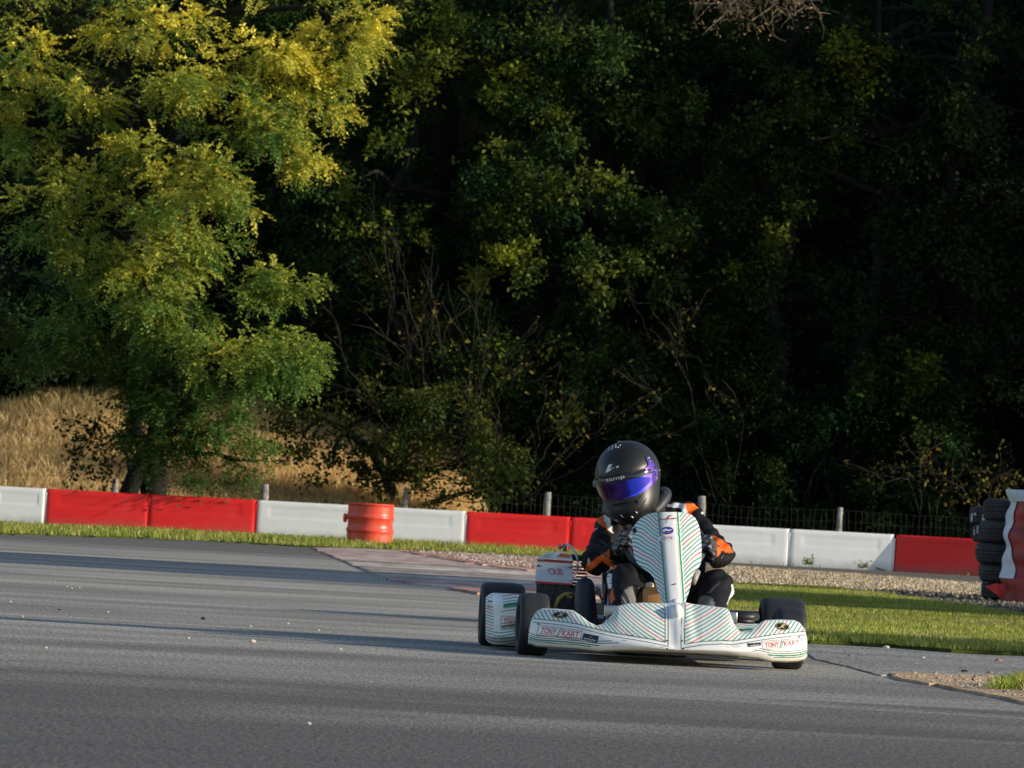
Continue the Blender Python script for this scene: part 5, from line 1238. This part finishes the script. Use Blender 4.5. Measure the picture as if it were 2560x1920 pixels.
small_tree('sapling', 'thin dark-leaved sapling against the dry grass, left of the thick trunk', 'tree', tuple(q(285, 1050, 70.6)), [q(285, 1075, 70.6), q(275, 990, 70.5), q(250, 930, 70.4), q(215, 905, 70.3)], .028,
    [(q(215, 895, 70.3), (.25, .2, .16)), (q(175, 925, 70.2), (.16, .15, .12)), (q(185, 960, 70.3), (.14, .15, .12)), (q(240, 960, 70.3), (.22, .2, .16)), (q(160, 1000, 70.3), (.10, .1, .08)), (q(250, 1010, 70.4), (.15, .15, .15))], PAL_D, leaf_d, n=26, n_per=5, size=.07, pinnate=False, aspect=.7, yel=.03)
small_tree('leaning_tree', 'dark leaning tree with low ragged branches above the red drum', 'tree', tuple(q(850, 1085, 72.0)), [q(860, 1110, 72.0), q(835, 1030, 71.9), q(800, 970, 71.9), q(745, 930, 71.8), q(690, 900, 71.8), q(640, 880, 71.8)], .10,
    [(q(690, 930, 71.6), (.4, .4, .28)), (q(760, 960, 71.6), (.4, .4, .25)), (q(640, 900, 71.7), (.35, .3, .25)), (q(720, 1010, 71.5), (.35, .3, .16)), (q(800, 1040, 71.5), (.3, .3, .15)), (q(860, 980, 71.7), (.35, .4, .3)), (q(640, 970, 71.6), (.2, .2, .15)), (q(780, 900, 71.8), (.4, .4, .3)), (q(870, 900, 72.0), (.5, .5, .4)), (q(600, 850, 71.8), (.4, .4, .3)), *[(q(x_, y_, 71.2), (.38, .35, .27)) for x_, y_ in [(890, 965), (950, 1000), (880, 1040), (925, 1065), (975, 930), (1000, 1040), (905, 870), (965, 860), (1030, 980), (850, 930), (830, 860), (1065, 1005), (1095, 1050), (1055, 1060), (1100, 990), (1040, 950)]]], PAL_D, leaf_d, n=60, n_per=5, size=.075, pinnate=False, aspect=.65, yel=.08)

# ---- the dark wood behind
PAL_W = [(.021, .058, .020), (.30, .34, .035)]  # brighter second colour paints highlights onto the leaf sprays
def wood_tree(label, x, Y, h, r, clumps, yel=.1, cat='tree', palette=PAL_W, top=True, fill=9, **kw):
    base = (x, Y, float(terrain_z(x, Y)))
    cls = list(clumps)
    for k in range(fill):
        cls.append(((x + rng.uniform(-1.5, 1.5), Y - rng.uniform(.1, .7), base[2] + rng.uniform(.4, 8.2)), (.75, .5, .5), 70, yel * .6))
    if top:
        for k in range(7):
            cls.append(((x + rng.normal() * 1.1, Y + rng.normal() * .8 + .5, base[2] + h * rng.uniform(.55, 1.02)), (1.2, 1.1, .8), 90, yel))
    kw2 = dict(shade=1.0 if x < 2.0 else .62, L=.28, n_per=8, size=.085, pinnate=False, aspect=.6, droop=.2); kw2.update(kw)  # right-hand trees get darker leaf colours, painting in deeper shade
    return tree('woodland_tree', label, cat, base, h, r, cls, palette, leaf_d, 'trees of the dark wood behind the fence', **kw2)
WY = 74.2
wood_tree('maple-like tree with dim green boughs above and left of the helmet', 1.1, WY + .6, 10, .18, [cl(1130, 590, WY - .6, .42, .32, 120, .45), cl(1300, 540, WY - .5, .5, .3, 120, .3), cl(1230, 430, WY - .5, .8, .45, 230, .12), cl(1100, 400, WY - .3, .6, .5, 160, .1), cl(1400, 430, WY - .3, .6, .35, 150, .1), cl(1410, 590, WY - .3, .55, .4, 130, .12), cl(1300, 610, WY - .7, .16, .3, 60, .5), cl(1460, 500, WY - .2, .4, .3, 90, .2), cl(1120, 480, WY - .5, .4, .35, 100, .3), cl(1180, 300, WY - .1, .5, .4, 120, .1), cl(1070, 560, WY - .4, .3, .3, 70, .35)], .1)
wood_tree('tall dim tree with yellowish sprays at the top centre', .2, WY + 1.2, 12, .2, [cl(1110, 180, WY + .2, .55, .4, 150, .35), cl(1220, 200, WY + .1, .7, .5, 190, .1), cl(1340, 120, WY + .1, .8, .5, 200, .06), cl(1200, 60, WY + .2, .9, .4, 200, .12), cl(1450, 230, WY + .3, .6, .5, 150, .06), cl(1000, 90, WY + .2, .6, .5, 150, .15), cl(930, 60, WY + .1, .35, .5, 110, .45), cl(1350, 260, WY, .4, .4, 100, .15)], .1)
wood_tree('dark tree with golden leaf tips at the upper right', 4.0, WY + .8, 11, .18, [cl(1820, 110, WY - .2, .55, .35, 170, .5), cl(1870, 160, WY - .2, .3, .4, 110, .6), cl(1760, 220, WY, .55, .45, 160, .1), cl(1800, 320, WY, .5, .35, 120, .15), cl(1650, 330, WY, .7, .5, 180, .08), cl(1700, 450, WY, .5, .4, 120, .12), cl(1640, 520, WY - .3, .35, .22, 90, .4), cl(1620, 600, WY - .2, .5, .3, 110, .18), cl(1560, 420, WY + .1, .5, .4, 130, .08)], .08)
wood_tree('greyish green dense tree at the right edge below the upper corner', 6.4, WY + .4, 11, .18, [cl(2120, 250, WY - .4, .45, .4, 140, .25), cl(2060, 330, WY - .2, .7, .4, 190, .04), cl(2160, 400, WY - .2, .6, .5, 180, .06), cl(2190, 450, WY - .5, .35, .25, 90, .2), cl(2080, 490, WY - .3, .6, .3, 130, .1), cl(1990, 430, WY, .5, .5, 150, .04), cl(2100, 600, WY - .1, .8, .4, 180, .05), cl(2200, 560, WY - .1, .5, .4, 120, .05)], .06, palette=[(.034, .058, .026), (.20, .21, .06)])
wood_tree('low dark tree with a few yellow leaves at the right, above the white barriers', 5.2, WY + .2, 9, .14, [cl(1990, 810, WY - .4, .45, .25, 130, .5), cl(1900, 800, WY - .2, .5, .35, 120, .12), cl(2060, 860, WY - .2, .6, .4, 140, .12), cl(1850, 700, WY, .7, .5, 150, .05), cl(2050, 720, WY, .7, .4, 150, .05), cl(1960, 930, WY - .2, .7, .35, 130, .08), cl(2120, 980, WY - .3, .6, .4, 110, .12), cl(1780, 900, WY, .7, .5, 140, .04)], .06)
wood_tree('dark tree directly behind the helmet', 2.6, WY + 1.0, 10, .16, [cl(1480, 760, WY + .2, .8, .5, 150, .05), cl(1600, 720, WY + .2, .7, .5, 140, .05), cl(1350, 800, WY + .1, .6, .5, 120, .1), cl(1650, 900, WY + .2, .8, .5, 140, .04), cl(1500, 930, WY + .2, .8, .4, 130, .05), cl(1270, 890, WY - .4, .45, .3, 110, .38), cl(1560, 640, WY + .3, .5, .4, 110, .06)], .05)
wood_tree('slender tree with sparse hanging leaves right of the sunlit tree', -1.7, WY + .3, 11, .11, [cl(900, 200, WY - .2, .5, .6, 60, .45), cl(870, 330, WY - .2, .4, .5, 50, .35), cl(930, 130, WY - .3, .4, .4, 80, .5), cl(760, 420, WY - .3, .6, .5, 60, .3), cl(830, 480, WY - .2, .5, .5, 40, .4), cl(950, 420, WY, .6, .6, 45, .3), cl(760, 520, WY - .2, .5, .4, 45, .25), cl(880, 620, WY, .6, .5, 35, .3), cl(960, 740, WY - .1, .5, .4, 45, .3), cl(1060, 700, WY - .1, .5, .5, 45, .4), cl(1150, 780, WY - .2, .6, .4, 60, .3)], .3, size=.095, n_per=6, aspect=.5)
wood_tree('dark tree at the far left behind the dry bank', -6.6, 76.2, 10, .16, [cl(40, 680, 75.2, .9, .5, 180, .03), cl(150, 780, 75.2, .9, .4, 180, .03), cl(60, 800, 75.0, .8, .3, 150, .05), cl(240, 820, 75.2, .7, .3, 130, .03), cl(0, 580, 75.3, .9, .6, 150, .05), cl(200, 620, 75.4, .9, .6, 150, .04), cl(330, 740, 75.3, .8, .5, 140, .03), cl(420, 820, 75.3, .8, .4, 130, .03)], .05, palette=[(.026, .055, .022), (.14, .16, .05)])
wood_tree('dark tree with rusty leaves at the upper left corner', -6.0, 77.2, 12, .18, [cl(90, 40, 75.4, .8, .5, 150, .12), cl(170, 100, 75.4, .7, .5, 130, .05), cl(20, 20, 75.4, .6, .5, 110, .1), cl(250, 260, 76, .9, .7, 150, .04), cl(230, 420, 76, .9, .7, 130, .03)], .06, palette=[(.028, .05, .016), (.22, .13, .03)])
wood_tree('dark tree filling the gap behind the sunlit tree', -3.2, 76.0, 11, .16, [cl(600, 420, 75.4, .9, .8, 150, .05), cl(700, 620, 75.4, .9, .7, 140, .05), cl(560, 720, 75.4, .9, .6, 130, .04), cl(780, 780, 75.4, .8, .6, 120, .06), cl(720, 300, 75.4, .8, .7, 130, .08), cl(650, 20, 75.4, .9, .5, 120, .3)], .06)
# more trunks and crowns deeper in the wood: they close the view and let no sky through
deep = [(-8.5, 78.5, 'first'), (-4.4, 79.0, ''), (-1.0, 78.2, ''), (1.8, 79.4, ''), (4.4, 78.6, ''), (7.2, 79.2, ''), (9.4, 77.6, '')]
dlab = ['shadowed tree deep in the wood behind the left end of the meadow', 'shadowed tree deep in the wood behind the yellow-green tree', 'shadowed tree deep in the wood behind the slender sparse tree', 'shadowed tree deep in the wood above the helmet', 'shadowed tree deep in the wood right of the driver', 'shadowed tree deep in the wood above the red barrier at right', 'shadowed tree deep in the wood above the tyre stack']
for (x, y, _), lb in zip(deep, dlab):
    g0 = float(terrain_z(x, y)); cls = []
    for k in range(34):
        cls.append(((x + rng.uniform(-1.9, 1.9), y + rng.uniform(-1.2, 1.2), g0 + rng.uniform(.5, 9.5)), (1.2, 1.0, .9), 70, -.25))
    wood_tree(lb, x, y, 11, .2, cls, .03, fill=0, size=.13, n_per=7, L=.35)
# unseen trees added right of the frame: their crowns keep the low sun off the wood
for k, (x, y) in enumerate([(10.3, 73.4), (12.2, 73.0), (15.8, 73.2), (19.5, 73.0), (10.9, 75.6), (14.8, 75.6), (17.5, 74.2), (20.5, 75.8), (24, 74.6), (13.6, 78.5), (18.8, 79.2)]):
    g0 = float(terrain_z(x, y)); cls = [((x + rng.uniform(-1.7, 1.7), y + rng.uniform(-1.2, 1.6), g0 + rng.uniform(.4, 12)), (1.2, .9, 1.0), 70, .05) for _ in range(30)]
    wood_tree('tall dense unseen tree added right of the frame to shade the wood', x, y, 12, .22, cls, .05, fill=0, size=.17, n_per=7, L=.4)

# ---- dark undergrowth along the fence
ulab = ['dark low shrub behind the fence, just right of the leaning tree', 'dark low shrub behind the fence at the red block right of the drum', 'dark low shrub behind the fence left of the driver', 'dark low shrub behind the fence under the helmet tree', 'dark low shrub behind the fence right of the driver', 'dark low shrub behind the fence at the second white block right of the driver', 'dark low shrub behind the fence beside the tyre stack']
for k, (x_, lb) in enumerate(zip([-.7, .7, 1.9, 3.1, 4.2, 5.3, 6.5], ulab)):
    yb = 74.0 + .3 * (k % 2); g0 = float(terrain_z(x_, yb)); rt = empty('shrub', (x_, yb, g0), lb, 'shrub', 'dark shrubs behind the fence'); Vs, Cs = [], []; mb = MB()
    for j in range(9):
        c_ = np.array([x_ + rng.uniform(-.75, .75), yb + rng.uniform(-.4, .3), g0 + rng.uniform(.25, 2.4)]); limb(mb, (x_ + rng.uniform(-.1, .1), yb, g0 - .1), c_, .018, .006, seg=5, k=6, seed=k * 11 + j)
        V, C = clump_leaves(c_, (.55, .45, .42), 95, PAL_W, [-.6, -.35, .02][(j + k) % 3], L=.24, n_per=8, size=.075, pinnate=False, aspect=.6, droop=.2); Vs.append(V); Cs.append(C)  # negative values paint shade into the undergrowth leaves
    build('stems', mb, bark_m, rt); quads_object('foliage', np.concatenate(Vs), np.concatenate(Cs), leaf_d, rt)
# ---- bare bushes
def bare_bush(label, foot, tips, Y, r=.012, leaves=0, yel=.6, name='bare_bush'):
    root = empty(name, tuple(q(*foot, Y)), label, 'bush', 'bare twiggy bushes behind the fence'); mb = MB(); Vs, Cs = [], []
    for i, t in enumerate(tips):
        a = q(foot[0] + rng.uniform(-25, 25), foot[1], Y); b = q(t[0], t[1], Y - rng.uniform(0, .8))
        p = limb(mb, a, b, r, .004, seg=5, k=12, seed=i * 3 + int(foot[0]), sag=.25)
        for s in range(5):
            k = rng.integers(4, 11); e = p[k] + (b - a) * rng.uniform(.12, .3) + rng.normal(size=3) * np.array([.28, .15, .12])
            pp = limb(mb, p[k], e, r * .45, .003, seg=4, k=6, seed=i * 11 + s)
            for s2 in range(2): limb(mb, pp[3], pp[3] + (e - p[k]) * .5 + rng.normal(size=3) * .12, r * .25, .002, seg=4, k=4, seed=i * 13 + s * 3 + s2)
            if leaves:
                C0 = pp[rng.integers(2, 6, leaves)] + rng.normal(size=(leaves, 3)) * .06
                yv = np.clip(yel + .3 * rng.normal(size=(leaves, 1)), 0, 1)
                V, C = leaves_from_sprays(C0, norm(rng.normal(size=(leaves, 3)) + [0, 0, -.8]), .1, 2, .085, (1 - yv) * np.array([.03, .05, .014]) + yv * np.array([.22, .16, .03]), False, aspect=.5); Vs.append(V); Cs.append(C)
    build('stems', mb, grey_bark, root)
    if leaves: quads_object('foliage', np.concatenate(Vs), np.concatenate(Cs), leaf_d, root)
bare_bush('tall bare bush of thin grey stems right of the red drum', (960, 1100), [(830, 480), (860, 620), (910, 560), (990, 620), (1060, 720), (760, 700), (700, 720), (1100, 800), (880, 760), (1010, 850)], 73.6, .0055, 2, .5)
bare_bush('wide low bare bush left of the helmet', (1130, 1090), [(1010, 900), (1080, 860), (1180, 840), (1250, 870), (1320, 900), (960, 940), (1380, 980), (1240, 960)], 73.3, .005, 2, .6)
bare_bush('sparse bush with arching stems above the helmet', (1560, 1090), [(1360, 640), (1400, 720), (1480, 760), (1330, 800), (1560, 820)], 73.5, .0045, 3, .3)
bare_bush('sparse yellow-leaved bush by the post left of the tyres', (2000, 1110), [(1930, 1010), (1990, 990), (2060, 1040), (1890, 1060), (2090, 1010)], 72.8, .006, 3, .6)
bare_bush('sparse low bush behind the fence near the tyre stack', (2110, 1130), [(2070, 1060), (2120, 1040), (2180, 1030), (2200, 1080)], 72.4, .006, 4, .7)
# dead brown branch hanging in at the top
rootb = empty('dead_branch', tuple(q(1640, -40, 72.8)), 'dead reddish-brown branch with shrivelled leaves hanging in at the top centre', 'branch'); mb = MB(); Vs, Cs = [], []
for i in range(22):
    a = q(1660 + rng.uniform(-110, 110), -70, 72.8); b = q(rng.uniform(1500, 1780), rng.uniform(-15, 62), 72.4 + rng.uniform(-.3, .3)); p = limb(mb, a, b, .010, .003, seg=5, k=8, seed=i)
    for s in range(4): limb(mb, p[4 + s % 4], p[4 + s % 4] + rng.normal(size=3) * .16 + [0, 0, -.04], .005, .002, seg=4, k=5, seed=i * 9 + s)
    C0 = p[rng.integers(3, 8, 10)] + rng.normal(size=(10, 3)) * .1; V, C = leaves_from_sprays(C0, norm(rng.normal(size=(10, 3)) + [0, 0, -1]), .12, 3, .075, np.tile([.28, .19, .11], (10, 1)) * rng.uniform(.6, 1.2, (10, 1)), False, aspect=.4); Vs.append(V); Cs.append(C)
build('twigs', mb, mat('dead twig bark', (.24, .19, .14), .9, var=.3), rootb); quads_object('dead_leaves', np.concatenate(Vs), np.concatenate(Cs), leaf_d, rootb)
# weeds at the barrier foot
for x, y, lb in [(2018, 1418, 'small green weed at the joint of the two white barriers'), (2160, 1433, 'small dry weed at the foot of the white barrier near the twig')]:
    c = P(x, y, 68.4); o_ = empty('weed', (c[0], 68.4, 0), lb, 'weed'); V, C = leaves_from_sprays(np.tile([c[0], 68.4, .02], (9, 1)), norm(rng.normal(size=(9, 3)) * [.6, .6, .2] + [0, 0, 1]), .13, 5, .06, np.tile([.14, .2, .04], (9, 1)), True, aspect=.4)
    quads_object('leaves', V, C, grass_m, o_)

# ---- beyond the right edge of the frame: hut and conifer added to throw long shadows
hut = empty('hut_shadow_caster', (10.5, 35.4, 0), 'unseen hut-shaped shadow caster added right of the frame', 'hut'); hm = mat('hut boards', (.3, .24, .17), .85, var=.3, scale=4)
build('wall', MB().box((10.5, 35.3, 2.0), (2.4, 5.0, 4.0), bev=.02), hm, hut); rf = MB().box((10.5, 35.3, 4.08), (2.8, 5.3, .14), bev=.02); build('roof', rf, mat('hut roof', (.12, .12, .13), .8), hut)
d_ = build('door', MB().box((9.285, 35.4, 1.0), (.04, .9, 1.95), bev=.01), mat('hut door', (.2, .08, .05), .6), hut)
con = empty('conifer_shadow_caster', (9.0, 23.7, 0), 'unseen conifer-shaped shadow caster added right of the frame', 'tree'); mb = MB().tube([(9.0, 23.7, 0), (9.0, 23.7, 3.0)], [.06, .01], 8); build('trunk', mb, bark_m, con)
hh = rng.random(7000) ** 1.3 * 3.0; rr = (3.0 - hh) / 3.0 * 2.1 * np.sqrt(rng.random(7000)); aa = rng.uniform(0, 6.28, 7000)
V, C = leaves_from_sprays(np.stack([9.0 + rr * np.cos(aa), 23.7 + rr * np.sin(aa), hh], 1), norm(np.stack([np.cos(aa), np.sin(aa), .3 + 0 * aa], 1)), .18, 6, .07, np.tile([.03, .06, .02], (7000, 1)), True)
quads_object('crown', V, C, leaf_d, con)
